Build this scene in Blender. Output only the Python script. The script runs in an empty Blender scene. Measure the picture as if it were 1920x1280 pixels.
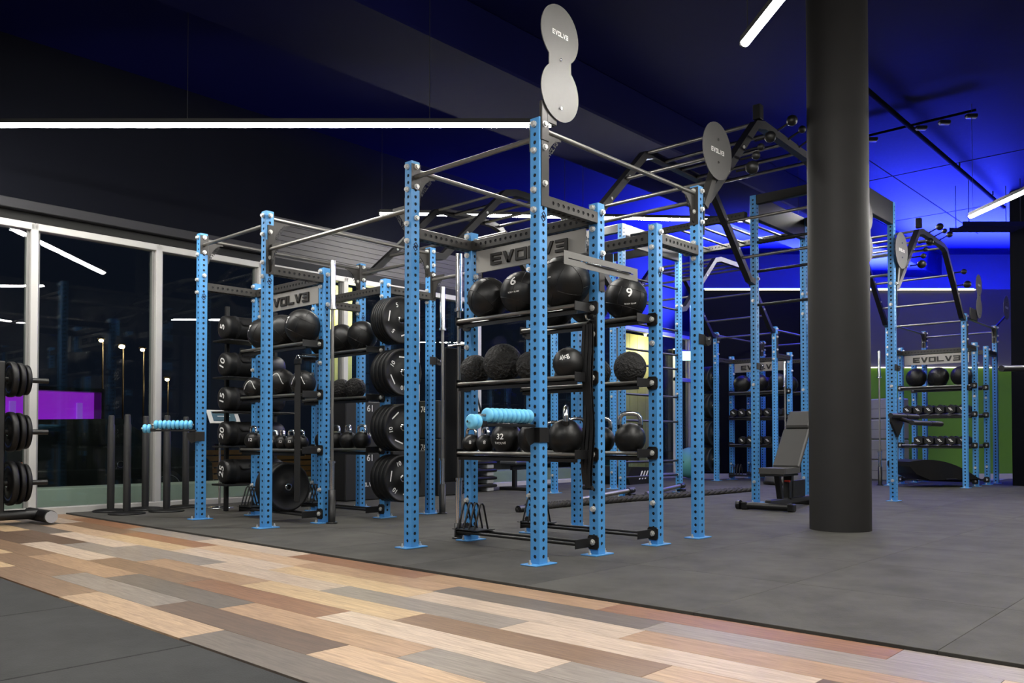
import bpy, math, random
from mathutils import Vector, Matrix
R = random.Random(7)
S = bpy.context.scene
COL = S.collection
PI = math.pi

# ------------------------------------------------------------------ camera, world, exposure
CAMPOS = Vector((-3.8017, -3.2755, 0.7548))
YAW, PITCH = 0.8268, 0.0201
FW = Vector((math.sin(YAW) * math.cos(PITCH), math.cos(YAW) * math.cos(PITCH), math.sin(PITCH)))
RT = Vector((math.cos(YAW), -math.sin(YAW), 0))
UPV = RT.cross(FW)
cam = bpy.data.cameras.new('camera')
cam.sensor_width = 36
cam.lens = 36 * 1571.96 / 1920
cam.shift_y = 151.4 / 1920
cam.clip_end = 300
cam_o = bpy.data.objects.new('camera', cam)
COL.objects.link(cam_o)
m = Matrix((RT, UPV, -FW)).transposed().to_4x4()
m.translation = CAMPOS
cam_o.matrix_world = m
S.camera = cam_o

w = bpy.data.worlds.new('night_sky')
S.world = w
w.use_nodes = True
w.node_tree.nodes['Background'].inputs[0].default_value = (0.012, 0.016, 0.03, 1)
w.node_tree.nodes['Background'].inputs[1].default_value = 0.35
S.view_settings.view_transform = 'Standard'
S.view_settings.look = 'None'
S.view_settings.gamma = 1
S.view_settings.use_curve_mapping = False
S.view_settings.exposure = 0.15
LED_POWER = 152.0
BLUE_POWER = 15500.0


# ------------------------------------------------------------------ materials
def lin(c):
    return tuple((x / 12.92 if x <= 0.04045 else ((x + 0.055) / 1.055) ** 2.4) for x in (v / 255 for v in c))


MATS = {}


def mat(name, col, rough=0.5, metal=0.0, noise=0.0, nscale=8.0, bump=0.0, bscale=60.0, spec=0.5, emis=None, coat=0.0, bdist=0.004):
    if name in MATS:
        return MATS[name]
    M = bpy.data.materials.new(name)
    M.use_nodes = True
    nt = M.node_tree
    b = nt.nodes['Principled BSDF']
    b.inputs['Base Color'].default_value = (*col, 1)
    b.inputs['Roughness'].default_value = rough
    b.inputs['Metallic'].default_value = metal
    b.inputs['Specular IOR Level'].default_value = spec
    b.inputs['Coat Weight'].default_value = coat
    tc = nt.nodes.new('ShaderNodeTexCoord')
    if noise:
        n = nt.nodes.new('ShaderNodeTexNoise')
        n.inputs['Scale'].default_value = nscale
        n.inputs['Detail'].default_value = 6
        nt.links.new(tc.outputs['Object'], n.inputs['Vector'])
        mx = nt.nodes.new('ShaderNodeMixRGB')
        mx.inputs[1].default_value = (*[c * (1 - noise) for c in col], 1)
        mx.inputs[2].default_value = (*[min(1, c * (1 + noise)) for c in col], 1)
        nt.links.new(n.outputs['Fac'], mx.inputs[0])
        nt.links.new(mx.outputs[0], b.inputs['Base Color'])
    if bump:
        n2 = nt.nodes.new('ShaderNodeTexNoise')
        n2.inputs['Scale'].default_value = bscale
        n2.inputs['Detail'].default_value = 3
        nt.links.new(tc.outputs['Object'], n2.inputs['Vector'])
        bp = nt.nodes.new('ShaderNodeBump')
        bp.inputs['Strength'].default_value = bump
        bp.inputs['Distance'].default_value = bdist
        nt.links.new(n2.outputs['Fac'], bp.inputs['Height'])
        nt.links.new(bp.outputs['Normal'], b.inputs['Normal'])
    if emis:
        b.inputs['Emission Color'].default_value = (*emis[0], 1)
        b.inputs['Emission Strength'].default_value = emis[1]
    MATS[name] = M
    return M


BLUE = mat('blue_powder_coat', (0.072, 0.285, 0.62), 0.38, noise=0.05, nscale=30, bump=0.05, bscale=400)
BORE_SHADE = mat('tube_bore_shade', (0.006, 0.007, 0.009), 0.8)  # black colour stands in for the unlit inside of the tubes
STEEL = mat('dark_grey_powder_coat', (0.035, 0.033, 0.031), 0.36, metal=0.25, noise=0.08, nscale=20, bump=0.05, bscale=300)
BLACK = mat('black_powder_coat', (0.0065, 0.0065, 0.007), 0.42, noise=0.15, nscale=20)
PLASTIC = mat('black_plastic', (0.0055, 0.0055, 0.006), 0.35)
CHROME = mat('chrome', (0.75, 0.75, 0.74), 0.18, metal=1.0, noise=0.04, nscale=15)
ZINC = mat('zinc_bolt', (0.62, 0.62, 0.60), 0.32, metal=0.45, noise=0.05, nscale=20)
BARSTEEL = mat('bar_steel', (0.24, 0.23, 0.215), 0.33, metal=0.75, noise=0.1, nscale=25)
DISCM = mat('brushed_grey_plate', (0.11, 0.108, 0.105), 0.48, metal=0.4, noise=0.05, nscale=30)
LEATHER = mat('black_vinyl', (0.0085, 0.0083, 0.0082), 0.42, noise=0.2, nscale=9, bump=0.12, bscale=120, spec=0.35)
SLAM = mat('tread_rubber', (0.013, 0.0125, 0.012), 0.62, noise=0.25, nscale=22, bump=1.0, bscale=48, spec=0.35, bdist=0.03)
RUBBER = mat('plate_rubber', (0.006, 0.006, 0.0063), 0.5, noise=0.15, nscale=14, bump=0.06, bscale=200, spec=0.35)
IRON = mat('kettlebell_coat', (0.0075, 0.0074, 0.0073), 0.4, noise=0.15, nscale=12, bump=0.1, bscale=220, spec=0.35)
WHITE = mat('white_print', (0.72, 0.72, 0.70), 0.6, noise=0.04, nscale=40)
NAVYP = mat('navy_print', (0.006, 0.012, 0.05), 0.5, noise=0.05, nscale=40)
DARKP = mat('dark_print', (0.008, 0.008, 0.008), 0.6, noise=0.05, nscale=40)
ROLLER = mat('light_blue_foam', (0.16, 0.55, 0.85), 0.5, noise=0.05, nscale=40, bump=0.1, bscale=150)
FABRIC = mat('black_webbing', (0.005, 0.005, 0.0055), 0.85, noise=0.3, nscale=60, bump=0.3, bscale=300)
TREAD = mat('grey_vinyl', (0.06, 0.058, 0.056), 0.48, noise=0.08, nscale=10, bump=0.1, bscale=200)
FRAME = mat('pale_aluminium', (0.50, 0.495, 0.475), 0.42, metal=0.15, noise=0.03, nscale=10)
COLUMN = mat('black_wall_paint', (0.022, 0.0212, 0.021), 0.6, noise=0.12, nscale=5, bump=0.1, bscale=40, spec=0.18)
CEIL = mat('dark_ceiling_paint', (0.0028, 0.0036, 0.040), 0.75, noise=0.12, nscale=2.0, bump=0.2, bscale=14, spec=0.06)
WALLD = mat('charcoal_wall_paint', (0.0028, 0.0034, 0.0065), 0.7, noise=0.08, nscale=4, bump=0.1, bscale=60, spec=0.08)
WALLG = mat('grey_wall_paint', (0.09, 0.09, 0.093), 0.7, noise=0.05, nscale=4, bump=0.05, bscale=60)
CLAD = mat('grey_ribbed_cladding', (0.075, 0.072, 0.07), 0.55, noise=0.06, nscale=6)
GREEN = mat('green_wall_paint', (0.10, 0.24, 0.018), 0.55, noise=0.06, nscale=3)
SILL = mat('pale_stone', (0.42, 0.41, 0.385), 0.6, noise=0.08, nscale=8)
YELLOW = mat('olive_board', (0.52, 0.49, 0.22), 0.6, noise=0.15, nscale=5)
GREYM = mat('grey_step_plastic', (0.33, 0.335, 0.35), 0.5, noise=0.05, nscale=10)
CYAN = mat('teal_vinyl', (0.12, 0.42, 0.40), 0.5, noise=0.05, nscale=10)
RED = mat('red_rubber', (0.45, 0.03, 0.02), 0.5, noise=0.05, nscale=10)
LEDM = mat('led_diffuser', (0.8, 0.8, 0.8), 0.5, emis=((1.0, 0.965, 0.90), LED_POWER))
BLUELED = mat('blue_led_strip', (0.1, 0.1, 0.6), 0.5, emis=((0.04, 0.06, 1.0), 16))
WLED = mat('thin_white_led', (0.8, 0.8, 0.7), 0.5, emis=((1.0, 0.92, 0.72), 1.6))


def obj_color_mat(name, rough, streak=None, dust=0.0, bumpv=0.1):
    """Material whose base colour is the object's own colour, with grain or dust on top."""
    M = bpy.data.materials.new(name)
    M.use_nodes = True
    nt = M.node_tree
    b = nt.nodes['Principled BSDF']
    oi = nt.nodes.new('ShaderNodeObjectInfo')
    tc = nt.nodes.new('ShaderNodeTexCoord')
    mp = nt.nodes.new('ShaderNodeMapping')
    add = nt.nodes.new('ShaderNodeVectorMath')
    add.operation = 'ADD'
    mul = nt.nodes.new('ShaderNodeMath')
    mul.operation = 'MULTIPLY'
    mul.inputs[1].default_value = 37.0
    nt.links.new(oi.outputs['Random'], mul.inputs[0])
    nt.links.new(tc.outputs['Object'], add.inputs[0])
    nt.links.new(mul.outputs[0], add.inputs[1])
    nt.links.new(add.outputs[0], mp.inputs['Vector'])
    n = nt.nodes.new('ShaderNodeTexNoise')
    n.inputs['Detail'].default_value = 8
    n.inputs['Roughness'].default_value = 0.62
    nt.links.new(mp.outputs[0], n.inputs['Vector'])
    mx = nt.nodes.new('ShaderNodeMixRGB')
    mx.blend_type = 'MULTIPLY'
    mx.inputs[0].default_value = 1.0
    nt.links.new(oi.outputs['Color'], mx.inputs[1])
    cr = nt.nodes.new('ShaderNodeValToRGB')
    if streak:
        mp.inputs['Scale'].default_value = streak
        n.inputs['Scale'].default_value = 5.0
        n.inputs['Distortion'].default_value = 0.6
        cr.color_ramp.elements[0].position = 0.3
        cr.color_ramp.elements[0].color = (0.55, 0.51, 0.49, 1)
        cr.color_ramp.elements[1].position = 0.68
        cr.color_ramp.elements[1].color = (1.1, 1.08, 1.05, 1)
    else:
        n.inputs['Scale'].default_value = 3.0
        cr.color_ramp.elements[0].position = 0.35
        cr.color_ramp.elements[0].color = (0.82, 0.82, 0.82, 1)
        cr.color_ramp.elements[1].position = 0.75
        cr.color_ramp.elements[1].color = (1.2 + dust, 1.2 + dust, 1.19 + dust, 1)
    nt.links.new(n.outputs['Fac'], cr.inputs[0])
    nt.links.new(cr.outputs[0], mx.inputs[2])
    nt.links.new(mx.outputs[0], b.inputs['Base Color'])
    b.inputs['Roughness'].default_value = rough
    b.inputs['Specular IOR Level'].default_value = 0.4 if streak else 0.16
    n3 = nt.nodes.new('ShaderNodeTexNoise')
    n3.inputs['Scale'].default_value = 160 if not streak else 40
    nt.links.new(add.outputs[0] if not streak else mp.outputs[0], n3.inputs['Vector'])
    bp = nt.nodes.new('ShaderNodeBump')
    bp.inputs['Strength'].default_value = bumpv
    bp.inputs['Distance'].default_value = 0.003
    nt.links.new(n3.outputs['Fac'], bp.inputs['Height'])
    nt.links.new(bp.outputs[0], b.inputs['Normal'])
    return M


WOOD = obj_color_mat('vinyl_wood_plank', 0.42, streak=(16, 1.1, 1), bumpv=0.12)
MAT = obj_color_mat('rubber_floor_tile', 0.72, dust=0.25, bumpv=0.35)

GL = bpy.data.materials.new('window_glass')
GL.use_nodes = True
nt = GL.node_tree
nt.nodes.remove(nt.nodes['Principled BSDF'])
tr = nt.nodes.new('ShaderNodeBsdfTransparent')
tr.inputs[0].default_value = (0.92, 0.95, 0.94, 1)
gl = nt.nodes.new('ShaderNodeBsdfGlossy')
gl.inputs['Roughness'].default_value = 0.0
fr = nt.nodes.new('ShaderNodeFresnel')
fr.inputs['IOR'].default_value = 1.5
ms = nt.nodes.new('ShaderNodeMixShader')
geo = nt.nodes.new('ShaderNodeNewGeometry')
inv = nt.nodes.new('ShaderNodeMath')
inv.operation = 'SUBTRACT'
inv.inputs[0].default_value = 1.0
nt.links.new(geo.outputs['Backfacing'], inv.inputs[1])
pm = nt.nodes.new('ShaderNodeMath')
pm.operation = 'MULTIPLY'
nt.links.new(fr.outputs[0], pm.inputs[0])
nt.links.new(inv.outputs[0], pm.inputs[1])
nt.links.new(pm.outputs[0], ms.inputs[0])
nt.links.new(tr.outputs[0], ms.inputs[1])
nt.links.new(gl.outputs[0], ms.inputs[2])
nt.links.new(ms.outputs[0], nt.nodes['Material Output'].inputs[0])


# ------------------------------------------------------------------ mesh builder
class MB:
    def __init__(s):
        s.v, s.f, s.sm, s.mi = [], [], [], []

    def add(s, vs, fs, smooth=False, mi=0):
        o = len(s.v)
        s.v += [tuple(x) for x in vs]
        for f in fs:
            s.f.append([i + o for i in f])
            s.sm.append(smooth)
            s.mi.append(mi)
        return s

    def box(s, a, b, mi=0):
        x0, y0, z0 = a
        x1, y1, z1 = b
        vs = [(x0, y0, z0), (x1, y0, z0), (x1, y1, z0), (x0, y1, z0), (x0, y0, z1), (x1, y0, z1), (x1, y1, z1), (x0, y1, z1)]
        return s.add(vs, [(0, 3, 2, 1), (4, 5, 6, 7), (0, 1, 5, 4), (1, 2, 6, 5), (2, 3, 7, 6), (3, 0, 4, 7)], mi=mi)

    def bevbox(s, a, b, r, mi=0):
        """Box with chamfered edges."""
        cx = [(a[i] + b[i]) / 2 for i in range(3)]
        h = [(b[i] - a[i]) / 2 for i in range(3)]
        vs = []
        for ax in range(3):
            for sx in (-1, 1):
                for sy in (-1, 1):
                    for sz in (-1, 1):
                        sg = (sx, sy, sz)
                        vs.append(tuple(cx[i] + sg[i] * (h[i] - (0 if i == ax else r)) for i in range(3)))
        def ix(ax, sx, sy, sz):
            return ax * 8 + (sx > 0) * 4 + (sy > 0) * 2 + (sz > 0)
        fs = []
        for ax in range(3):
            o = [i for i in range(3) if i != ax]
            for sg in (-1, 1):
                q = []
                for p, r2 in ((-1, -1), (1, -1), (1, 1), (-1, 1)):
                    t = [0, 0, 0]
                    t[ax], t[o[0]], t[o[1]] = sg, p, r2
                    q.append(ix(ax, *t))
                fs.append(q)
        for ax in range(3):
            o = [i for i in range(3) if i != ax]
            for p in (-1, 1):
                for r2 in (-1, 1):
                    t0, t1 = [0] * 3, [0] * 3
                    t0[ax], t1[ax] = -1, 1
                    for t in (t0, t1):
                        t[o[0]], t[o[1]] = p, r2
                    fs.append([ix(o[0], *t0), ix(o[0], *t1), ix(o[1], *t1), ix(o[1], *t0)])
        for sx in (-1, 1):
            for sy in (-1, 1):
                for sz in (-1, 1):
                    fs.append([ix(0, sx, sy, sz), ix(1, sx, sy, sz), ix(2, sx, sy, sz)])
        return s.add(vs, fs, mi=mi)

    def cyl(s, p0, p1, r, n=12, r1=None, cap=True, mi=0, smooth=True):
        p0, p1 = Vector(p0), Vector(p1)
        r1 = r if r1 is None else r1
        d = (p1 - p0).normalized()
        a = d.orthogonal().normalized()
        b = d.cross(a)
        vs = []
        for p, rr in ((p0, r), (p1, r1)):
            for i in range(n):
                t = 2 * PI * i / n
                vs.append(p + a * math.cos(t) * rr + b * math.sin(t) * rr)
        s.add(vs, [(i, (i + 1) % n, n + (i + 1) % n, n + i) for i in range(n)], smooth, mi)
        if cap:
            s.add(vs[:n], [list(range(n))[::-1]], False, mi)
            s.add(vs[n:], [list(range(n))], False, mi)
        return s

    def tube(s, pts, r, n=8, mi=0, closed=False):
        pts = [Vector(p) for p in pts]
        N = len(pts)
        rings = []
        up = None
        for i, p in enumerate(pts):
            if closed:
                t = (pts[(i + 1) % N] - pts[i - 1]).normalized()
            else:
                t = (pts[min(i + 1, N - 1)] - pts[max(i - 1, 0)]).normalized()
            if up is None:
                up = t.orthogonal().normalized()
            up = (up - t * up.dot(t)).normalized()
            b = t.cross(up)
            rr = r[i] if isinstance(r, (list, tuple)) else r
            rings.append([p + up * math.cos(2 * PI * k / n) * rr + b * math.sin(2 * PI * k / n) * rr for k in range(n)])
        vs = [v for g in rings for v in g]
        fs = []
        for i in range(N if closed else N - 1):
            j = (i + 1) % N
            for k in range(n):
                fs.append((i * n + k, i * n + (k + 1) % n, j * n + (k + 1) % n, j * n + k))
        s.add(vs, fs, True, mi)
        if not closed:
            s.add(rings[0], [list(range(n))[::-1]], False, mi)
            s.add(rings[-1], [list(range(n))], False, mi)
        return s

    def lathe(s, prof, n=24, center=(0, 0, 0), axis='z', mi=0, smooth=True):
        vs = []
        for (r, z) in prof:
            for i in range(n):
                t = 2 * PI * i / n
                x, y = r * math.cos(t), r * math.sin(t)
                p = {'z': (x, y, z), 'y': (x, z, -y), 'x': (z, x, y)}[axis]
                vs.append((p[0] + center[0], p[1] + center[1], p[2] + center[2]))
        fs = []
        for j in range(len(prof) - 1):
            for i in range(n):
                fs.append((j * n + i, j * n + (i + 1) % n, (j + 1) * n + (i + 1) % n, (j + 1) * n + i))
        return s.add(vs, fs, smooth, mi)

    def sphere(s, c, r, n=24, mi=0, sz=1.0):
        prof = [(max(1e-5, math.sin(PI * k / (n // 2)) * r), -math.cos(PI * k / (n // 2)) * r * sz) for k in range(n // 2 + 1)]
        return s.lathe(prof, n, c, mi=mi)

    def prism(s, poly, a, b, axis='y', mi=0, smooth=False):
        """Polygon (2D) extruded from a to b along an axis; 2D = the two other axes in order."""
        def P(p, t):
            return {'y': (p[0], t, p[1]), 'x': (t, p[0], p[1]), 'z': (p[0], p[1], t)}[axis]
        n = len(poly)
        vs = [P(p, a) for p in poly] + [P(p, b) for p in poly]
        s.add(vs, [list(range(n)), list(range(n, 2 * n))[::-1]], False, mi)
        s.add(vs, [(i, i + n, (i + 1) % n + n, (i + 1) % n) for i in range(n)], smooth, mi)
        return s

    def xf(s, M):
        s.v = [tuple(M @ Vector(v)) for v in s.v]
        return s

    def mesh(s, name, mats):
        me = bpy.data.meshes.new(name)
        me.from_pydata(s.v, [], s.f)
        me.validate()
        if not isinstance(mats, (list, tuple)):
            mats = [mats]
        for k in mats:
            me.materials.append(k)
        if len(me.polygons) == len(s.f):
            me.polygons.foreach_set('use_smooth', s.sm)
            me.polygons.foreach_set('material_index', s.mi)
        me.update()
        import bmesh
        bm = bmesh.new()
        bm.from_mesh(me)
        bmesh.ops.recalc_face_normals(bm, faces=bm.faces)
        bm.to_mesh(me)
        bm.free()
        return me


def link(name, data, parent=None, loc=(0, 0, 0), rot=(0, 0, 0), label=None, cat=None, group=None, kind=None):
    o = bpy.data.objects.new(name, data)
    COL.objects.link(o)
    o.location = loc
    o.rotation_euler = rot
    if parent:
        o.parent = parent
    if label:
        o['label'] = label
    if cat:
        o['category'] = cat
    if group:
        o['group'] = group
    if kind:
        o['kind'] = kind
    return o


def part(parent, name, mb, mats, loc=(0, 0, 0), rot=(0, 0, 0), label=None, kind=None):
    return link(name, mb.mesh(name, mats) if isinstance(mb, MB) else mb, parent, loc, rot, label, kind=kind)


def thing(name, label, cat, loc=(0, 0, 0), rotz=0, group=None):
    return link(name, None, None, loc, (0, 0, rotz), label, cat, group)


def struct(name, mb, mats, parent=None, loc=(0, 0, 0), rot=(0, 0, 0), label=None):
    o = link(name, mb.mesh(name, mats) if isinstance(mb, MB) else mb, parent, loc, rot, label)
    if not parent:
        o['kind'] = 'structure'
    return o


# ------------------------------------------------------------------ lettering
LOGO = {'E': [[(0, 0), (.22, 0), (.22, 1), (0, 1)], [(.2, .78), (1, .78), (1, 1), (.2, 1)], [(.2, .4), (.92, .4), (.92, .6), (.2, .6)], [(.2, 0), (1, 0), (1, .22), (.2, .22)]],
        'V': [[(0, 1), (.25, 1), (.62, 0), (.38, 0)], [(.75, 1), (1, 1), (.62, 0), (.38, 0)]],
        'O': [[(0, 0), (.22, 0), (.22, 1), (0, 1)], [(.78, 0), (1, 0), (1, 1), (.78, 1)], [(.2, .78), (.8, .78), (.8, 1), (.2, 1)], [(.2, 0), (.8, 0), (.8, .22), (.2, .22)]],
        'L': [[(0, 0), (.22, 0), (.22, 1), (0, 1)], [(.2, 0), (1, 0), (1, .22), (.2, .22)]],
        'B': [[(.78, 0), (1, 0), (1, 1), (.78, 1)], [(0, .78), (.8, .78), (.8, 1), (0, 1)], [(.08, .4), (.8, .4), (.8, .6), (.08, .6)], [(0, 0), (.8, 0), (.8, .22), (0, .22)]]}


def logo_polys(width, height, gap=0.16):
    """The wordmark E V O L V and a mirrored E; polygons centred on the origin in x, z."""
    cw = width / (6 + 5 * gap)
    out = []
    for i, ch in enumerate('EVOLVB'):
        x0 = -width / 2 + i * cw * (1 + gap)
        for poly in LOGO[ch]:
            out.append([(x0 + p[0] * cw, (p[1] - .5) * height) for p in poly])
    return out


def logo_mb(width, height, depth):
    mb = MB()
    for p in logo_polys(width, height):
        mb.prism(p, -depth / 2, depth / 2, 'y')
    return mb


TXT = {}


def text_verts(s, size):
    key = s
    if key not in TXT:
        cu = bpy.data.curves.new('t', 'FONT')
        cu.body = s
        cu.align_x = 'CENTER'
        cu.align_y = 'CENTER'
        cu.offset = 0.014
        o = bpy.data.objects.new('t', cu)
        COL.objects.link(o)
        me = bpy.data.meshes.new_from_object(o.evaluated_get(bpy.context.evaluated_depsgraph_get()))
        TXT[key] = ([v.co.copy() for v in me.vertices], [list(p.vertices) for p in me.polygons])
        bpy.data.objects.remove(o)
        bpy.data.meshes.remove(me)
        bpy.data.curves.remove(cu)
    vs, fs = TXT[key]
    return [v * size for v in vs], fs


def text_flat(s, size, origin, right, up, rotdeg=0.0):
    vs, fs = text_verts(s, size)
    a = math.radians(rotdeg)
    right, up, origin = Vector(right), Vector(up), Vector(origin)
    ca, sa = math.cos(a), math.sin(a)
    return MB().add([origin + right * (v.x * ca - v.y * sa) + up * (v.x * sa + v.y * ca) for v in vs], fs)


def on_ball(vs2, fs, r, n, roll=0.0):
    n = Vector(n).normalized()
    right = Vector((0, 0, 1)).cross(n).normalized()
    up = n.cross(right)
    ca, sa = math.cos(roll), math.sin(roll)
    out = []
    for x, y in vs2:
        x, y = x * ca - y * sa, x * sa + y * ca
        out.append((n * r + right * x + up * y).normalized() * (r + 0.0012))
    return MB().add(out, fs)


def text_ball(s, size, r, n, roll=0.0, off=(0, 0)):
    vs, fs = text_verts(s, size)
    return on_ball([(v.x + off[0], v.y + off[1]) for v in vs], fs, r, n, roll)


# ------------------------------------------------------------------ perforated tube
P75 = 0.075


def holed_bar(L, hole_r=0.0125, pitch=0.05, start=0.05, w=P75):
    """Square tube along +z from 0 to L, corner at origin, w wide, real round holes on all four sides and a black core for the unlit bore."""
    mb = MB()
    ncell = max(1, int((L - 2 * start) / pitch) + 1)
    z0 = (L - (ncell - 1) * pitch) / 2
    N = 8
    wall = 0.004
    ch = 0.003
    faces = [((0, 0), (1, 0)), ((1, 0), (0, 1)), ((1, 1), (-1, 0)), ((0, 1), (0, -1))]
    for (ox, oy), (dx, dy) in faces:
        O = Vector((ox * w, oy * w, 0))
        D = Vector((dx, dy, 0))
        IN = Vector((-dy, dx, 0))
        def P(a, z, d=0.0):
            return O + D * a + Vector((0, 0, z)) + IN * d
        def quad(a0, z0_, a1, z1_):
            mb.add([P(a0, z0_), P(a1, z0_), P(a1, z1_), P(a0, z1_)], [(0, 1, 2, 3)])
        quad(ch, 0, w - ch, z0 - pitch / 2)
        quad(ch, z0 + (ncell - .5) * pitch, w - ch, L)
        mb.add([P(w - ch, 0), P(w, 0, ch), P(w, L, ch), P(w - ch, L)], [(0, 1, 2, 3)])
        c = w / 2
        hw = w / 2 - ch
        for k in range(ncell):
            zc = z0 + k * pitch
            oct_o, oct_i, oct_b = [], [], []
            for i in range(N):
                t = 2 * PI * (i + .5) / N
                oct_i.append(P(c + hole_r * math.cos(t), zc + hole_r * math.sin(t)))
                oct_b.append(P(c + hole_r * math.cos(t), zc + hole_r * math.sin(t), wall))
            h2 = pitch / 2
            corners = [P(c + hw, zc + h2), P(c - hw, zc + h2), P(c - hw, zc - h2), P(c + hw, zc - h2)]
            vs = corners + oct_i
            # octagon points 0..7 start at 22.5 deg; corner 0 at 45 deg lies between point 0 and 1
            fs = []
            for q in range(4):
                a, b2 = 4 + (2 * q) % 8, 4 + (2 * q + 1) % 8
                nx = 4 + (2 * q + 2) % 8
                fs.append((q, b2, a))
                fs.append((q, (q + 1) % 4, nx, b2))
            mb.add(vs, fs)
            mb.add(oct_i + oct_b, [(i, (i + 1) % N, N + (i + 1) % N, N + i) for i in range(N)], mi=0)
    i0, i1 = wall + .001, w - wall - .001
    mb.box((i0, i0, 0.001), (i1, i1, L - 0.001), mi=1)
    mb.box((0.001, 0.001, L - 0.004), (w - .001, w - .001, L), mi=0)
    return mb


MESH = {}


def holed(L, m1, key):
    k = (round(L, 3), key)
    if k not in MESH:
        MESH[k] = holed_bar(L).mesh('perforated_tube', [m1, BORE_SHADE])
    return MESH[k]


def cached(key, fn):
    if key not in MESH:
        MESH[key] = fn()
    return MESH[key]


def base_plate_mesh():
    mb = MB().bevbox((-.062, -.025, 0), (.137, .10, .008), .002)
    return mb.mesh('base_plate', BLUE)


def anchor_mesh():
    mb = MB()
    for x, y in ((-.045, .0375), (.12, .0375)):
        mb.cyl((x, y, .006), (x, y, .034), .006, 6)
        mb.cyl((x, y, .008), (x, y, .018), .012, 6, smooth=False)
    return mb.mesh('anchor_bolts', ZINC)


def upright(parent, x, y, h, bolts=(), mark=None):
    o = link('upright', holed(h, BLUE, 'blue'), parent, (x, y, 0))
    link('base_plate', cached('bp', base_plate_mesh), o)
    link('anchor_bolts', cached('ab', anchor_mesh), o, kind='stuff')
    if bolts:
        mb = MB()
        for (face, z) in bolts:
            if face == 'u':
                mb.cyl((-.002, .0375, z), (-.014, .0375, z), .020, 8, smooth=False)
                mb.cyl((-.014, .0375, z), (-.026, .0375, z), .014, 8)
            else:
                mb.cyl((.0375, -.002, z), (.0375, -.014, z), .020, 8, smooth=False)
                mb.cyl((.0375, -.014, z), (.0375, -.026, z), .014, 8)
        part(o, 'bolts', mb, ZINC, kind='stuff')
    if mark:
        mb = MB()
        for dx in (-.010, .010):
            for a in ((-.014, -.018, -.008, .018), (.008, -.018, .014, .018), (-.014, .012, .014, .018), (-.014, -.018, .014, -.012)):
                mb.box((a[0] + dx, -.0005, a[1] + dx * .6), (a[2] + dx, .0005, a[3] + dx * .6))
        mb.xf(Matrix.Rotation(math.radians(-40), 4, 'Y'))
        part(o, 'printed_mark', mb, NAVYP, loc=(.0375, -.0012, mark))
    return o


def beam_u(parent, x0, x1, y, z, mt=None, name='crossmember'):
    """Perforated beam along u, near faces flush at y, centre height z."""
    L = x1 - x0
    return link(name, holed(L, mt or STEEL, (mt or STEEL).name), parent, (x0, y, z + P75 / 2), (0, PI / 2, 0))


def beam_v(parent, y0, y1, x, z, mt=None, name='crossmember'):
    L = y1 - y0
    return link(name, holed(L, mt or STEEL, (mt or STEEL).name), parent, (x, y0, z + P75 / 2), (-PI / 2, 0, 0))


def gusset_poly(w=.17, h=.24, t=.05):
    pts = [(0, t), (w, t), (w + .004, t - .035)]
    for k in range(1, 8):
        a = PI / 2 * k / 8
        pts.append((w + .004 - (w - .03) * math.sin(a), (t - .035) - (h - .06) * (1 - math.cos(a))))
    pts += [(.03, t - h + .02), (0, t - h)]
    return pts


def gusset(parent, x, y, z, d, text=True):
    """Curved corner plate on an upright. d: '+u','-u','+v','-v' direction in which it points; (x,y) = point at the post face."""
    mb = MB().prism(gusset_poly(), -.004, .004, 'y')
    mb.box((-.004, -.036, -.2), (.004, .036, .09))
    rot = {'+u': 0, '-u': PI, '+v': PI / 2, '-v': -PI / 2}[d]
    o = part(parent, 'corner_bracket', mb, STEEL, (x, y, z), (0, 0, rot))
    if text:
        lm = logo_mb(.15, .026, .0016).xf(Matrix.Rotation(-math.radians(52), 4, 'Y'))
        side = -.0052 if d in ('+u', '-v') else .0052
        if side > 0:
            lm.xf(Matrix.Rotation(PI, 4, 'Z') @ Matrix.Rotation(0, 4, 'X'))
            lm = logo_mb(.15, .026, .0016).xf(Matrix.Scale(-1, 4, (1, 0, 0))).xf(Matrix.Rotation(-math.radians(52), 4, 'Y'))
        lm.xf(Matrix.Translation((.085, side, -.058)))
        part(o, 'lettering', lm, DARKP)
    return o


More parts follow.
